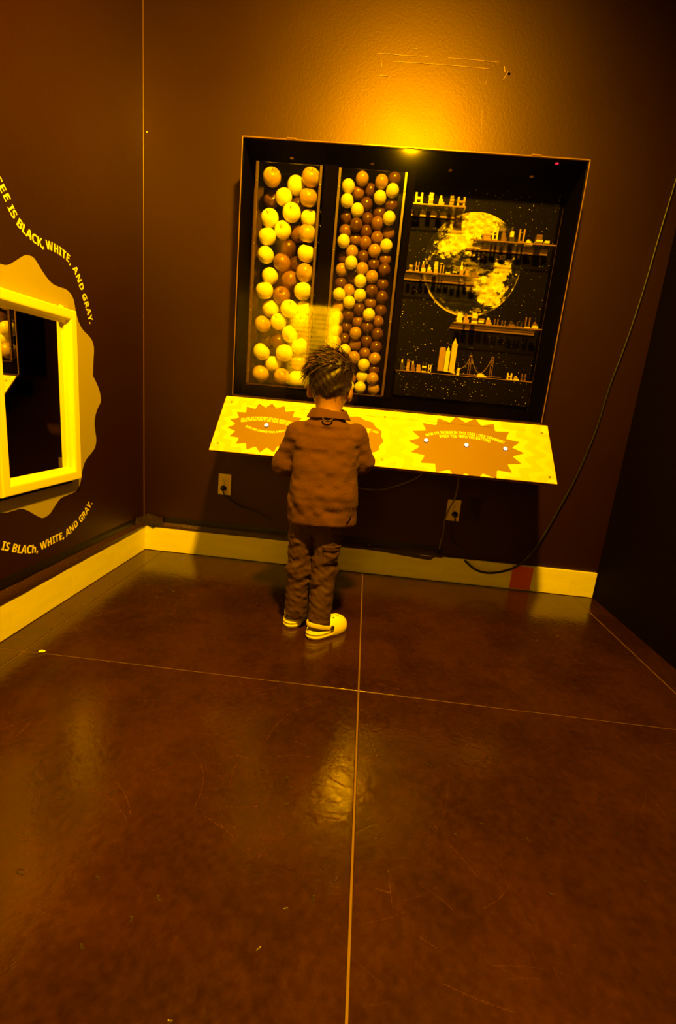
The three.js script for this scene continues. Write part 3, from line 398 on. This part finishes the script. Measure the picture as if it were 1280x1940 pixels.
{ const n = 80, a = [], b = [], c = [], d = [], rr = fbm(128, 16, 4, 88); for (let i = 0; i < n; i++) { const t = i / (n - 1), x = .03 + t * 1.62; const w = (rr[i] - .5) * .012; a.push(V(x, .196 + w * .3, .0013)); b.push(V(x, .160 + w * .4, .003)); c.push(V(x, .163 + w * .4, .004)); d.push(V(x, .136 + w * .6 - (x > 1.25 && x < 1.6 ? .02 * smooth(1.25, 1.58, x) : 0), BB + .002)); }
  solo('black_tape', ribbon(a, b, (t, k) => V(0, 0, .0015 * Math.sin(k * 3.1))), tapeD, 'upper black tape strip above the baseboard under the case', 'tape');
  solo('black_tape', ribbon(c, d, (t, k) => V(0, 0, .004 * Math.sin(k * 3.1))), tapeB, 'lower tape strip lapping over the baseboard under the case', 'tape'); }
{ // crumpled wad in the corner
  const g = new THREE.PlaneGeometry(1, 1, 22, 12), p = g.attributes.position, n = fbm(64, 8, 4, 61, .7); for (let i = 0; i < p.count; i++) { const u = p.getX(i) + .5, v = p.getY(i) + .5; const k = n[(Math.floor(v * 40) * 64 + Math.floor(u * 50)) % 4096] - .5; const s = (u - .5) * .20; const corner = .012; const x = s > 0 ? s + corner : corner + Math.exp(s * 30) * .01, z = s < 0 ? -s + corner : corner + Math.exp(-s * 30) * .01; p.setXYZ(i, x + k * .02, .142 + v * .062 + k * .016 + .006 * Math.sin(u * 12), z + k * .022 + .004); } g.computeVertexNormals();
  solo('crumpled_tape', g, tapeB, 'crumpled tape bunched in the corner above the baseboards', 'tape');
  const f = new THREE.Shape(); f.moveTo(0, 0); f.lineTo(.05, .002); f.lineTo(.03, -.016); f.lineTo(.012, -.008); f.lineTo(0, 0); const fg = new THREE.ExtrudeGeometry(f, { depth: .001, bevelEnabled: false }); fg.translate(.035, .148, BB + .006); solo('tape_scrap', fg, tapeD, 'small black triangular tape scrap over the baseboard near the corner', 'tape'); }

// ------------------------------------------------------------------ outlets, plugs, cords
function outlet(cx, cy, label, mat, plugged) { const g = thing('wall_outlet', label, 'outlet', V(cx, cy, 0)); const pl = part('cover_plate', new RoundedBoxGeometry(.07, .114, .006, 3, .0025).translate(0, 0, .0035), mat, g);
  for (const s of [1, -1]) { const f = part('receptacle', new RoundedBoxGeometry(.034, .029, .004, 3, .0018).translate(0, s * .0195, .0078), mat, g); if (s < 0 && plugged) continue; for (const [x, h] of [[-.0063, .009], [.0063, .007]]) part('slot', box(x - .0009, x + .0009, s * .0195 + .001, s * .0195 + .001 + h, .0096, .0103), M.plug, f); part('ground_hole', new THREE.CylinderGeometry(.0024, .0024, .0008, 12).rotateX(Math.PI / 2).translate(0, s * .0195 - .006, .0101), M.plug, f); }
  part('screw', new THREE.SphereGeometry(.003, 10, 6).scale(1, 1, .4).translate(0, 0, .0069), M.screw, g); return g; }
function plug(x, y, cordPts, label, r = .0035) { const g = thing('power_plug', label, 'plug', V(x, y, .0101)); const pg = new THREE.LatheGeometry([[.0001, 0], [.0145, 0], [.016, .004], [.014, .016], [.008, .024], [.0001, .026]].map((a) => new THREE.Vector2(...a)), 20); pg.rotateX(Math.PI / 2); part('plug_body', pg, M.plug, g); part('cord', tube(cordPts.map((p) => V(p[0] - x, p[1] - y, p[2] - .0101)), r, 40, 8), M.cordBlack, g); }
const oL = oz(426, 917.5, 0), oR = oz(858, 966.5, 0), oB = oz(897, 967, 0);
outlet(oL.x, oL.y, 'pale wall outlet with a black plug under the apple side', M.plate, true);
outlet(oR.x, oR.y, 'pale wall outlet with a black plug and grey cable across', M.plate, true);
outlet(oB.x, oB.y, 'black wall outlet beside the pale outlet under the panel', std({ color: lin(.02, .012, .009), roughness: .25 }), false);
plug(oL.x - .003, oL.y - .0195, [[oL.x - .003, oL.y - .025, .028], [oL.x + .005, oL.y - .045, .03], [oL.x + .035, oL.y - .075, .022], [oL.x + .09, oL.y - .11, .012], [oL.x + .17, oL.y - .13, .012], [oL.x + .26, oL.y - .165, .022]], 'black plug with thin cord in the outlet under the apples');
plug(oR.x + .008, oR.y - .0195, [[oR.x + .008, oR.y - .025, .028], [oR.x + .012, oR.y - .05, .03], [oR.x + .0, oR.y - .1, .022], [oR.x + .02, oR.y - .17, .02], [oR.x + .08, oR.y - .21, .03]], 'black plug with thin cord in the outlet under the planet');
{ const P = (l) => l.map(([x, y, z]) => oz(x, y, z));
  solo('black_power_cord', tube(P([[1300, 270, .012], [1280, 340, .012], [1250, 440, .012], [1215, 560, .012], [1185, 650, .012], [1155, 730, .012], [1130, 810, .012], [1110, 860, .012], [1085, 915, .014], [1060, 960, .016], [1033, 1008, .02], [1008, 1045, .03], [980, 1072, .036], [950, 1083, .036], [920, 1085, .036], [898, 1078, .034], [880, 1062, .028]]), .0062, 120, 10), M.cordBlack, 'thick black power cord hanging down the wall by the dark side wall', 'cord');
  solo('grey_cable', tube(P([[600, 905, .005], [640, 915, .012], [676, 923, .02], [700, 927, .03], [725, 927, .05], [755, 919, .08], [785, 907, .11], [800, 895, .14], [806, 850, .15]]), .0042, 50, 8), M.cordGrey, 'grey cable sagging under the button panel behind the child', 'cable');
  solo('grey_cable', tube(P([[868, 900, .14], [866, 925, .09], [861, 945, .045], [850, 965, .022], [842, 985, .014], [840, 1005, .012], [835, 1025, .012], [832, 1040, .016]]), .0042, 50, 8), M.cordGrey, 'grey cable dropping from the panel across the pale outlet', 'cable'); }
{ const q = oy(79, 1234, .004); const g = new THREE.IcosahedronGeometry(1, 2), p = g.attributes.position, n = rng(3); const h = new Map(); for (let i = 0; i < p.count; i++) { const k = [p.getX(i), p.getY(i), p.getZ(i)].map((v) => v.toFixed(3)).join(); if (!h.has(k)) h.set(k, .75 + .5 * n()); p.setXYZ(i, p.getX(i) * h.get(k), p.getY(i) * h.get(k), p.getZ(i) * h.get(k)); } g.computeVertexNormals(); g.scale(.0095, .004, .006); g.rotateY(.3); g.translate(q.x, .0042, q.z); solo('paper_scrap', g, M.letter, 'tiny pale scrap of paper on the concrete floor', 'scrap'); }
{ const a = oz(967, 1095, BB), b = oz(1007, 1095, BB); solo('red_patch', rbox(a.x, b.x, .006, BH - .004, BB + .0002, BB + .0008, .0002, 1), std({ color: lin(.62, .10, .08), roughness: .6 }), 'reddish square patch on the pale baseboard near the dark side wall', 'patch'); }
{ const q = oz(699, 1033, 0); solo('wall_anchor', new THREE.LatheGeometry([[.0001, .008], [.004, .007], [.007, .002], [.007, 0]].map((a) => new THREE.Vector2(...a)), 14).rotateX(Math.PI / 2).translate(q.x, q.y, .0005), M.plate, 'tiny pale plastic wall anchor under the panel', 'anchor'); }

// ------------------------------------------------------------------ child
function surfaceNets(sdf, lo, hi, h) {
  const n = [0, 1, 2].map((k) => Math.ceil((hi[k] - lo[k]) / h) + 1), [nx, ny, nz] = n, f = new Float32Array(nx * ny * nz), id = new Int32Array(nx * ny * nz).fill(-1); let o = 0;
  for (let k = 0; k < nz; k++) for (let j = 0; j < ny; j++) for (let i = 0; i < nx; i++) f[o++] = sdf(lo[0] + i * h, lo[1] + j * h, lo[2] + k * h);
  const pos = [], idx = [], at = (i, j, k) => (k * ny + j) * nx + i, E = [[0,1],[2,3],[4,5],[6,7],[0,2],[1,3],[4,6],[5,7],[0,4],[1,5],[2,6],[3,7]];
  for (let k = 0; k < nz - 1; k++) for (let j = 0; j < ny - 1; j++) for (let i = 0; i < nx - 1; i++) { const c = []; let m = 0; for (let q = 0; q < 8; q++) { c[q] = f[at(i + (q & 1), j + ((q >> 1) & 1), k + (q >> 2))]; if (c[q] < 0) m |= 1 << q; } if (m === 0 || m === 255) continue;
    let x = 0, y = 0, z = 0, w = 0; for (const [a, b] of E) if ((c[a] < 0) !== (c[b] < 0)) { const t = c[a] / (c[a] - c[b]); x += (a & 1) + t * ((b & 1) - (a & 1)); y += ((a >> 1) & 1) + t * (((b >> 1) & 1) - ((a >> 1) & 1)); z += (a >> 2) + t * ((b >> 2) - (a >> 2)); w++; }
    id[at(i, j, k)] = pos.length / 3; pos.push(lo[0] + (i + x / w) * h, lo[1] + (j + y / w) * h, lo[2] + (k + z / w) * h); }
  const quad = (a, b, c, d, flip) => { if (a < 0 || b < 0 || c < 0 || d < 0) return; if (flip) idx.push(a, c, b, a, d, c); else idx.push(a, b, c, a, c, d); };
  for (let k = 1; k < nz - 1; k++) for (let j = 1; j < ny - 1; j++) for (let i = 1; i < nx - 1; i++) { const s = f[at(i, j, k)] < 0;
    if (s !== (f[at(i + 1, j, k)] < 0)) quad(id[at(i, j - 1, k - 1)], id[at(i, j, k - 1)], id[at(i, j, k)], id[at(i, j - 1, k)], !s);
    if (s !== (f[at(i, j + 1, k)] < 0)) quad(id[at(i - 1, j, k - 1)], id[at(i - 1, j, k)], id[at(i, j, k)], id[at(i, j, k - 1)], !s);
    if (s !== (f[at(i, j, k + 1)] < 0)) quad(id[at(i - 1, j - 1, k)], id[at(i, j - 1, k)], id[at(i, j, k)], id[at(i - 1, j, k)], !s); }
  const N = new Float32Array(pos.length), e = h * .5, uv = new Float32Array(pos.length / 3 * 2); for (let i = 0; i < pos.length; i += 3) { const [x, y, z] = [pos[i], pos[i + 1], pos[i + 2]]; const a = sdf(x + e, y, z) - sdf(x - e, y, z), b = sdf(x, y + e, z) - sdf(x, y - e, z), c = sdf(x, y, z + e) - sdf(x, y, z - e), l = Math.hypot(a, b, c) || 1; N[i] = a / l; N[i + 1] = b / l; N[i + 2] = c / l; uv[i / 3 * 2] = x + z * .6; uv[i / 3 * 2 + 1] = y + z * .3; }
  const g = new THREE.BufferGeometry(); g.setAttribute('position', new THREE.Float32BufferAttribute(pos, 3)); g.setAttribute('normal', new THREE.BufferAttribute(N, 3)); g.setAttribute('uv', new THREE.BufferAttribute(uv, 2)); g.setIndex(idx); return g;
}
const vh = (i, j, k) => { let h = Math.imul(i, 374761393) ^ Math.imul(j, 668265263) ^ Math.imul(k, 1274126177); h = Math.imul(h ^ (h >>> 13), 1103515245); return ((h ^ (h >>> 16)) >>> 0) / 4294967296; };
function vn(x, y, z) { const i = Math.floor(x), j = Math.floor(y), k = Math.floor(z); let a = x - i, b = y - j, c = z - k; a = a * a * (3 - 2 * a); b = b * b * (3 - 2 * b); c = c * c * (3 - 2 * c); const L = (p, q, t) => p + (q - p) * t; return L(L(L(vh(i, j, k), vh(i + 1, j, k), a), L(vh(i, j + 1, k), vh(i + 1, j + 1, k), a), b), L(L(vh(i, j, k + 1), vh(i + 1, j, k + 1), a), L(vh(i, j + 1, k + 1), vh(i + 1, j + 1, k + 1), a), b), c); }
const smin = (a, b, k) => { const h = Math.max(k - Math.abs(a - b), 0) / k; return Math.min(a, b) - h * h * k * .25; };
const smax = (a, b, k) => -smin(-a, -b, k);
function cone(x, y, z, A, B, ra, rb) { const bx = B[0] - A[0], by = B[1] - A[1], bz = B[2] - A[2], px = x - A[0], py = y - A[1], pz = z - A[2]; const t = clamp((px * bx + py * by + pz * bz) / (bx * bx + by * by + bz * bz)); return Math.hypot(px - bx * t, py - by * t, pz - bz * t) - (ra + (rb - ra) * t); }
function ell(x, y, z, c, r) { const a = (x - c[0]) / r[0], b = (y - c[1]) / r[1], d = (z - c[2]) / r[2]; const k = Math.hypot(a, b, d); return (k - 1) * Math.min(r[0], r[1], r[2]); }
const lerpT = (tb, y) => { if (y <= tb[0][0]) return tb[0].slice(1); for (let i = 1; i < tb.length; i++) if (y <= tb[i][0]) { const t = smooth(0, 1, (y - tb[i - 1][0]) / (tb[i][0] - tb[i - 1][0])); return tb[i].slice(1).map((v, k) => tb[i - 1][k + 1] + (v - tb[i - 1][k + 1]) * t); } return tb[tb.length - 1].slice(1); };
// joints
const J = { shL: [.920, .768, .625], elL: [.867, .640, .600], wrL: [.905, .676, .500], haL: [.925, .712, .425], shR: [1.135, .775, .62], elR: [1.168, .678, .595], wrR: [1.130, .688, .495], haR: [1.112, .720, .420] };
const child = thing('person', 'small child in brown fleece jacket and yellow clogs facing the case', 'person', V(0, 0, 0));
{ // skin: head, neck, hands, ankles, feet as one continuous body under the clothes
  const HC0 = [1.020, .968, .592];
  const head = (x, y, z) => { let d = ell(x, y, z, HC0, [.0745, .095, .088]); d = smin(d, ell(x, y, z, [1.02, .915, .555], [.052, .055, .052]), .04); d = smin(d, cone(x, y, z, [1.024, .925, .605], [1.026, .80, .628], .046, .05), .03);
    for (const s of [-1, 1]) { d = smin(d, Math.max(ell(x, y, z, [1.02 + s * .077, .930, .590], [.013, .028, .019]), -ell(x, y, z, [1.02 + s * .086, .931, .583], [.007, .018, .011])), .008); d = smax(d, -ell(x, y, z, [1.02 + s * .030, .955, .507], [.016, .011, .012]), .01); }
    d = smin(d, ell(x, y, z, [1.02, .930, .500], [.011, .014, .014]), .012); d = smin(d, ell(x, y, z, [1.02, .902, .508], [.02, .006, .008]), .006); return d; };
  const torso = (x, y, z) => smin(cone(x, y, z, [1.026, .80, .628], [1.035, .48, .665], .06, .085), Math.min(cone(x, y, z, [.965, .44, .675], [.967, .06, .70], .034, .024), cone(x, y, z, [1.07, .44, .68], [1.066, .06, .755], .034, .024)), .04);
  const arms = (x, y, z) => Math.min(cone(x, y, z, J.shL, J.elL, .034, .028), cone(x, y, z, J.elL, J.wrL, .028, .019), cone(x, y, z, J.shR, J.elR, .034, .028), cone(x, y, z, J.elR, J.wrR, .028, .019));
  const feet = (x, y, z) => Math.min(cone(x, y, z, [.965, .05, .69], [.985, .03, .60], .027, .02), cone(x, y, z, [1.062, .05, .752], [1.13, .032, .668], .027, .02));
  const g1 = surfaceNets(head, [.90, .80, .46], [1.14, 1.09, .72], .0042);
  const g2 = surfaceNets((x, y, z) => Math.min(torso(x, y, z), arms(x, y, z), feet(x, y, z)), [.80, 0.004, .36], [1.24, .82, .80], .010);
  const hand = (s, wr, ha) => { // palm plus five bent fingers resting on the panel
    const dir = V(ha[0] - wr[0], ha[1] - wr[1] - .012, ha[2] - wr[2]).normalize(), side = V(0, 1, 0).cross(dir).normalize(), P0 = V(...ha); const at = (a, b, c) => { const q = P0.clone().addScaledVector(dir, a).addScaledVector(side, b); q.y += c; return q.toArray(); };
    const seg = []; const inn = s; for (let i = 0; i < 4; i++) { const b = (i - 1.5) * .0135, L = [.040, .046, .043, .034][i]; seg.push([at(.012, b, 0), at(.012 + L * .5, b * 1.15, .006), .0072, .0066], [at(.012 + L * .5, b * 1.15, .006), at(.012 + L, b * 1.2, -.006), .0066, .0058]); }
    seg.push([at(-.012, inn * .018, 0), at(.008, inn * .036, -.004), .009, .0075], [at(.008, inn * .036, -.004), at(.026, inn * .038, -.009), .0075, .0062]);
    const f = (x, y, z) => { let d = cone(x, y, z, wr, at(-.02, 0, 0), .018, .019); d = smin(d, ell(x, y, z, at(-.004, 0, 0), [.026, .013, .026]), .012); for (const q of seg) d = smin(d, cone(x, y, z, q[0], q[1], q[2], q[3]), .006); return d; };
    return surfaceNets(f, [ha[0] - .07, ha[1] - .06, ha[2] - .08], [ha[0] + .07, ha[1] + .06, ha[2] + .09], .003); };
  part('body', merge([g1, g2, hand(1, J.wrL, J.haL), hand(-1, J.wrR, J.haR)]), M.skin, child);
  for (const s of [-1, 1]) { const e = part('eye', new THREE.SphereGeometry(.0105, 16, 12).translate(1.02 + s * .030, .954, .519), M.eye, child); part('iris', new THREE.SphereGeometry(.006, 12, 8).scale(1, 1, .4).translate(1.02 + s * .030, .953, .5098), M.clogDark, e); }

  // hair: close-cropped cap plus long tousled locks on the crown
  const hn = (x, y, z) => Math.sin(x * 210 + z * 90) * Math.sin(y * 190 + x * 60) * .0012 + Math.sin(x * 95 - y * 130 + z * 40) * .002;
  const capF = (x, y, z) => { let d = ell(x, y, z, [1.020, .972, .594], [.0800, .0985, .094]) + hn(x, y, z); d = smin(d, ell(x, y, z, [1.018, 1.02, .585], [.074, .05, .082]) + hn(z, x, y) * 1.8, .03); const line = .882 + Math.max(0, .635 - z) * .62 + .35 * Math.max(0, Math.abs(x - 1.02) - .055); d = smax(d, line - y, .012); return smax(d, -(z - .512 - (y < .985 ? .03 : 0)), .012); };
  const hair = part('hair', surfaceNets(capF, [.91, .86, .47], [1.13, 1.10, .72], .0036), M.hair, child);
  const rh = rng(808), locks = [], light = []; const up = [];
  for (let i = 0; i < 760; i++) { const crown = i < 560; let th = rh() * TAU, ph = crown ? Math.acos(1 - rh() * .62) : 1.0 + rh() * .95; const dx = Math.sin(ph) * Math.cos(th), dy = Math.cos(ph), dz = Math.sin(ph) * Math.sin(th); const root = V(1.020 + dx * .077, .972 + dy * .097, .594 + dz * .09); if (root.y < .905 || (root.z < .52 && root.y < 1.0)) continue;
    const nrm = V(dx, dy, dz).normalize(), sw = V(-.75 + .5 * (root.x - 1.02) * 12, .1, .30).addScaledVector(V(rh() - .5, rh() - .5, rh() - .5), .7); sw.addScaledVector(nrm, -sw.dot(nrm)).normalize(); if (!crown) sw.set((rh() - .5) * .5, -1, 0).addScaledVector(nrm, 0).normalize(); const L = crown ? .035 + .04 * rh() : .014 + .012 * rh(), lift = crown ? (i % 7 === 0 ? .016 : .003) + .012 * rh() * smooth(.95, 1.05, root.y) : .0015, r = crown ? .0013 + .0013 * rh() : .0011;
    const p1 = root.clone().addScaledVector(sw, L * .4).addScaledVector(nrm, lift), p2 = root.clone().addScaledVector(sw, L * .8).addScaledVector(nrm, lift * .9), p3 = root.clone().addScaledVector(sw, L * 1.15).addScaledVector(nrm, lift * (.3 + rh()) - .004); for (const q of [p2, p3]) { const d = ell(q.x, q.y, q.z, [1.020, .972, .594], [.082, .102, .096]); if (d < 0) q.addScaledVector(nrm, -d * 1.1); }
    const cv = new THREE.CatmullRomCurve3([root, p1, p2, p3]); const t = new THREE.TubeGeometry(cv, 6, r, 4, false), pp = t.attributes.position; for (let k = 0; k <= 6; k++) { const c = cv.getPointAt(k / 6), s = k === 6 ? .12 : 1 - .55 * (k / 6); for (let m = 0; m <= 4; m++) { const q = k * 5 + m; pp.setXYZ(q, c.x + (pp.getX(q) - c.x) * s, c.y + (pp.getY(q) - c.y) * s, c.z + (pp.getZ(q) - c.z) * s); } } ((crown && rh() < .38) ? light : locks).push(t); }
  const l1 = part('hair_locks', merge(locks), M.hair, hair), l2 = part('hair_locks', merge(light), M.hairLight, hair); l1.userData.kind = l2.userData.kind = 'stuff';

  // fleece jacket
  const JT = [[.42, 1.038, .678, .122, .096], [.455, 1.037, .675, .131, .106], [.54, 1.035, .668, .133, .108], [.64, 1.031, .655, .126, .100], [.72, 1.028, .642, .124, .094], [.768, 1.027, .634, .118, .088], [.805, 1.026, .63, .088, .076], [.835, 1.026, .626, .066, .064], [.87, 1.026, .622, .062, .060]];
  const folds = (x, y, z) => .017 * (vn(x * 15 + 3, y * 20 + x * 14, z * 13) - .5) * (.25 + .65 * smooth(.62, .46, y)) + .006 * (vn(x * 34, y * 48, z * 34) - .5) + .0028 * Math.sin((y - .83) * 120 + Math.abs(x - 1.026) * 30) * smooth(.07, 0, Math.abs(y - .79)) * smooth(.12, 0, Math.abs(x - 1.026)) * smooth(.6, .7, z);
  const jacketF = (x, y, z) => { const [cx, cz, rx, rz] = lerpT(JT, y); const ex = Math.pow(Math.abs((x - cx) / rx), 2.35), ez = Math.pow(Math.abs((z - cz) / rz), 2.35); let d = (Math.pow(ex + ez, 1 / 2.35) - 1) * Math.min(rx, rz) * .95;
    const arm = (sh, el, wr) => { let a = cone(x, y, z, sh, el, .050, .046); const cr = .004 * Math.sin((y * 130 + z * 60 + x * 40)) * smooth(.07, 0, Math.hypot(x - el[0], y - el[1], z - el[2])); a = smin(a, cone(x, y, z, el, wr, .047, .034), .022) + cr; return a; };
    d = smin(d, arm(J.shL, J.elL, J.wrL), .018); d = smin(d, arm(J.shR, J.elR, J.wrR), .018); d += folds(x, y, z);
    d = smax(d, .437 + .006 * Math.sin((x - 1.0) * 24) + .05 * (1.0 - x) * -1 * .35 - y, .012); d = smax(d, y - .853, .006);
    const cut = Math.min(cone(x, y, z, J.wrL, [J.wrL[0] + .03, J.wrL[1] + .03, J.wrL[2] - .12], .03, .03), cone(x, y, z, J.wrR, [J.wrR[0] - .03, J.wrR[1] + .03, J.wrR[2] - .12], .03, .03)); d = smax(d, -cut, .004); d = Math.max(d, -cone(x, y, z, [1.026, .82, .624], [1.026, .95, .624], .052, .052)); return d; };
  const jk = part('jacket', surfaceNets(jacketF, [.785, .40, .38], [1.245, .88, .81], .0058), M.jacket, child); jk.userData.label = 'brown fleece jacket';
  // turned-down collar, higher at the left
  const col = (x, y, z) => { const a = Math.atan2(x - 1.026, z - .622), rr = Math.hypot((x - 1.026) / 1.06, z - .622); const yt = .868 - .004 * Math.sin(a * 2), yb = .833 + .003 * Math.sin(a * 2 + 1); const t = clamp((yt - y) / (yt - yb)); const R0 = .056 + .020 * t + .002 * Math.sin(a * 9); return smax(Math.abs(rr - R0) - .0045, Math.max(y - yt, yb - y), .006); };
  part('collar', surfaceNets(col, [.93, .81, .52], [1.12, .885, .72], .0036), M.jacket, jk);
  part('hang_loop', tube([V(1.012, .836, .700), V(1.016, .829, .711), V(1.030, .826, .715), V(1.044, .830, .711), V(1.048, .837, .699)], .0032, 20, 8), M.clogDark, jk);
  const side = new THREE.TubeGeometry(new THREE.CatmullRomCurve3([V(1.130, .56, .742), V(1.146, .53, .738), V(1.148, .50, .742), V(1.138, .468, .748)]), 16, .0035, 6, false); part('side_seam', side, M.trousers, jk);

  // cargo trousers
  const tf = (x, y, z) => { const wr = .011 * (vn(x * 22 + y * 14, y * 52 - x * 26, z * 20) - .5) * (.2 + .8 * smooth(.13, .22, y) * smooth(.46, .36, y)) + .007 * (vn(x * 50, y * 78 + x * 30, z * 50) - .5) + .006 * (vn(x * 30, y * 90, z * 30) - .5) * smooth(.12, .05, y);
    let a = Math.min(smin(cone(x, y, z, [.968, .425, .672], [.964, .245, .685], .058, .046), cone(x, y, z, [.964, .245, .685], [.968, .04, .70], .046, .045), .02), 9), b = smin(cone(x, y, z, [1.066, .425, .676], [1.066, .250, .702], .06, .048), cone(x, y, z, [1.066, .250, .702], [1.066, .045, .752], .048, .044), .02);
    let d = smin(a, b, .010); d = smin(d, ell(x, y, z, [1.02, .46, .672], [.112, .07, .092]), .02) + wr; d = smax(d, .050 + .004 * Math.sin(x * 60) + (x > 1.02 ? .0 : .004) - y, .006); return smax(d, y - .50, .01); };
  const tr = part('trousers', surfaceNets(tf, [.88, .03, .55], [1.16, .52, .82], .005), M.trousers, child); tr.userData.label = 'dark brown cargo trousers';
  const pocket = (x, y, z) => { const d = Math.abs(tf(x, y, z) - .004) - .0035; const bx = Math.max(Math.abs((x - 1.093) * .8 + (z - .74) * -.6) - .034, Math.abs(y - .327) - .034); return smax(d, Math.max(bx, .70 - z), .006); };
  const pk = part('cargo_pocket', surfaceNets(pocket, [1.03, .27, .66], [1.16, .38, .80], .0036), M.trousers, tr);
  const flap = (x, y, z) => { const d = Math.abs(tf(x, y, z) - .0095) - .003; const bx = Math.max(Math.abs((x - 1.093) * .8 + (z - .74) * -.6) - .037, Math.abs(y - .357) - .011); return smax(d, Math.max(bx, .70 - z), .004); };
  part('pocket_flap', surfaceNets(flap, [1.03, .33, .66], [1.16, .39, .81], .0034), M.trousers, pk);

  // clogs (local: heel at x=0, toe at +x, up y)
  const clogF = (x, y, z) => { const out = (g) => { let d = smin(ell(x, y, z, [.122, .022, 0], [.064 - g, .046 - g, .043 - g]), ell(x, y, z, [.042, .024, 0], [.050 - g, .050 - g, .035 - g]), .03); d = smin(d, cone(x, y, z, [.035, .012, 0], [.14, .012, 0], .032 - g, .036 - g), .02); return d; };
    const ridge = .0011 * Math.sin(y * 420) * smooth(.036, .03, y) * smooth(.1, .07, x); let o = out(0) + ridge; o = smax(o, -y + .0005, .004); let inn = out(.0055); inn = smax(inn, .014 - y, .004); let d = smax(o, -inn, .003); const lip = .034 + 1.25 * Math.max(0, x - .068) + .16 * Math.max(0, .03 - x); const open = smax(y - lip, .0, .001); d = smax(d, Math.min(y - lip, .05), .004);
    return d; };
  const clogG = surfaceNets(clogF, [-.02, -.006, -.055], [.20, .085, .055], .0026);
  const strapPts = (w) => { const q = []; for (let i = 0; i <= 20; i++) { const a = -1 + 2 * i / 20, ang = a * Math.PI / 2; q.push(V(.078 - .088 * Math.cos(ang) * 1.0, .040 + .026 * Math.cos(ang), Math.sin(ang) * .0395)); } return q; };
  const strapG = (() => { const c = new THREE.CatmullRomCurve3(strapPts()), n = 40, pos = [], idx = []; for (let i = 0; i <= n; i++) { const p = c.getPointAt(i / n), t = c.getTangentAt(i / n), s = V(t.z, 0, -t.x).normalize(); const ring = [[-.0022, -.0085], [.0022, -.0085], [.0028, 0], [.0022, .0085], [-.0022, .0085]]; for (const [a, b] of ring) pos.push(p.x + s.x * a, p.y + b, p.z + s.z * a); } for (let i = 0; i < n; i++) for (let k = 0; k < 5; k++) { const a = i * 5 + k, b = i * 5 + (k + 1) % 5, cc = a + 5, d = b + 5; idx.push(a, cc, b, b, cc, d); } const g = new THREE.BufferGeometry(); g.setAttribute('position', new THREE.Float32BufferAttribute(pos, 3)); g.setIndex(idx); g.computeVertexNormals(); return metricUV(g); })();
  const clogD = M.clog.clone(); clogD.side = THREE.DoubleSide;
  function clog(pos, dir) { const c = new THREE.Group(); c.name = 'clog'; c.userData.label = 'bright yellow slip-on clog'; c.position.copy(pos); c.rotation.y = dir; child.add(c); part('shoe_shell', clogG, M.clog, c); part('heel_strap', strapG, clogD, c);
    for (const s of [-1, 1]) part('rivet', new THREE.CylinderGeometry(.0085, .0095, .005, 18).rotateX(Math.PI / 2).translate(.080, .041, s * .0425), M.clogDark, c);
    const holes = []; for (const [x, z, r] of [[.128, -.012, .0022], [.128, .012, .0022], [.142, -.016, .002], [.142, .016, .002], [.148, 0, .002]]) { const y = .022 + .046 * Math.sqrt(Math.max(0, 1 - ((x - .122) / .064) ** 2 - (z / .043) ** 2)); holes.push(new THREE.CylinderGeometry(r, r, .004, 10).translate(x, y - .0006, z)); } part('vent_holes', merge(holes), M.clogDark, c);
    for (const s of [-1, 1]) { const x = .108, z = s * .013, y = .022 + .046 * Math.sqrt(1 - ((x - .122) / .064) ** 2 - (z / .043) ** 2); part('vent_slot', new THREE.SphereGeometry(1, 14, 8).scale(.0055, .002, .0035).rotateY(s * .5).translate(x, y, z), M.clogDark, c); } return c; }
  clog(V(.948, 0, .722), Math.PI / 2 - .18 + 0); clog(V(1.036, 0, .789), .80);
}
console.log('child done');
renderer.render(scene, camera);
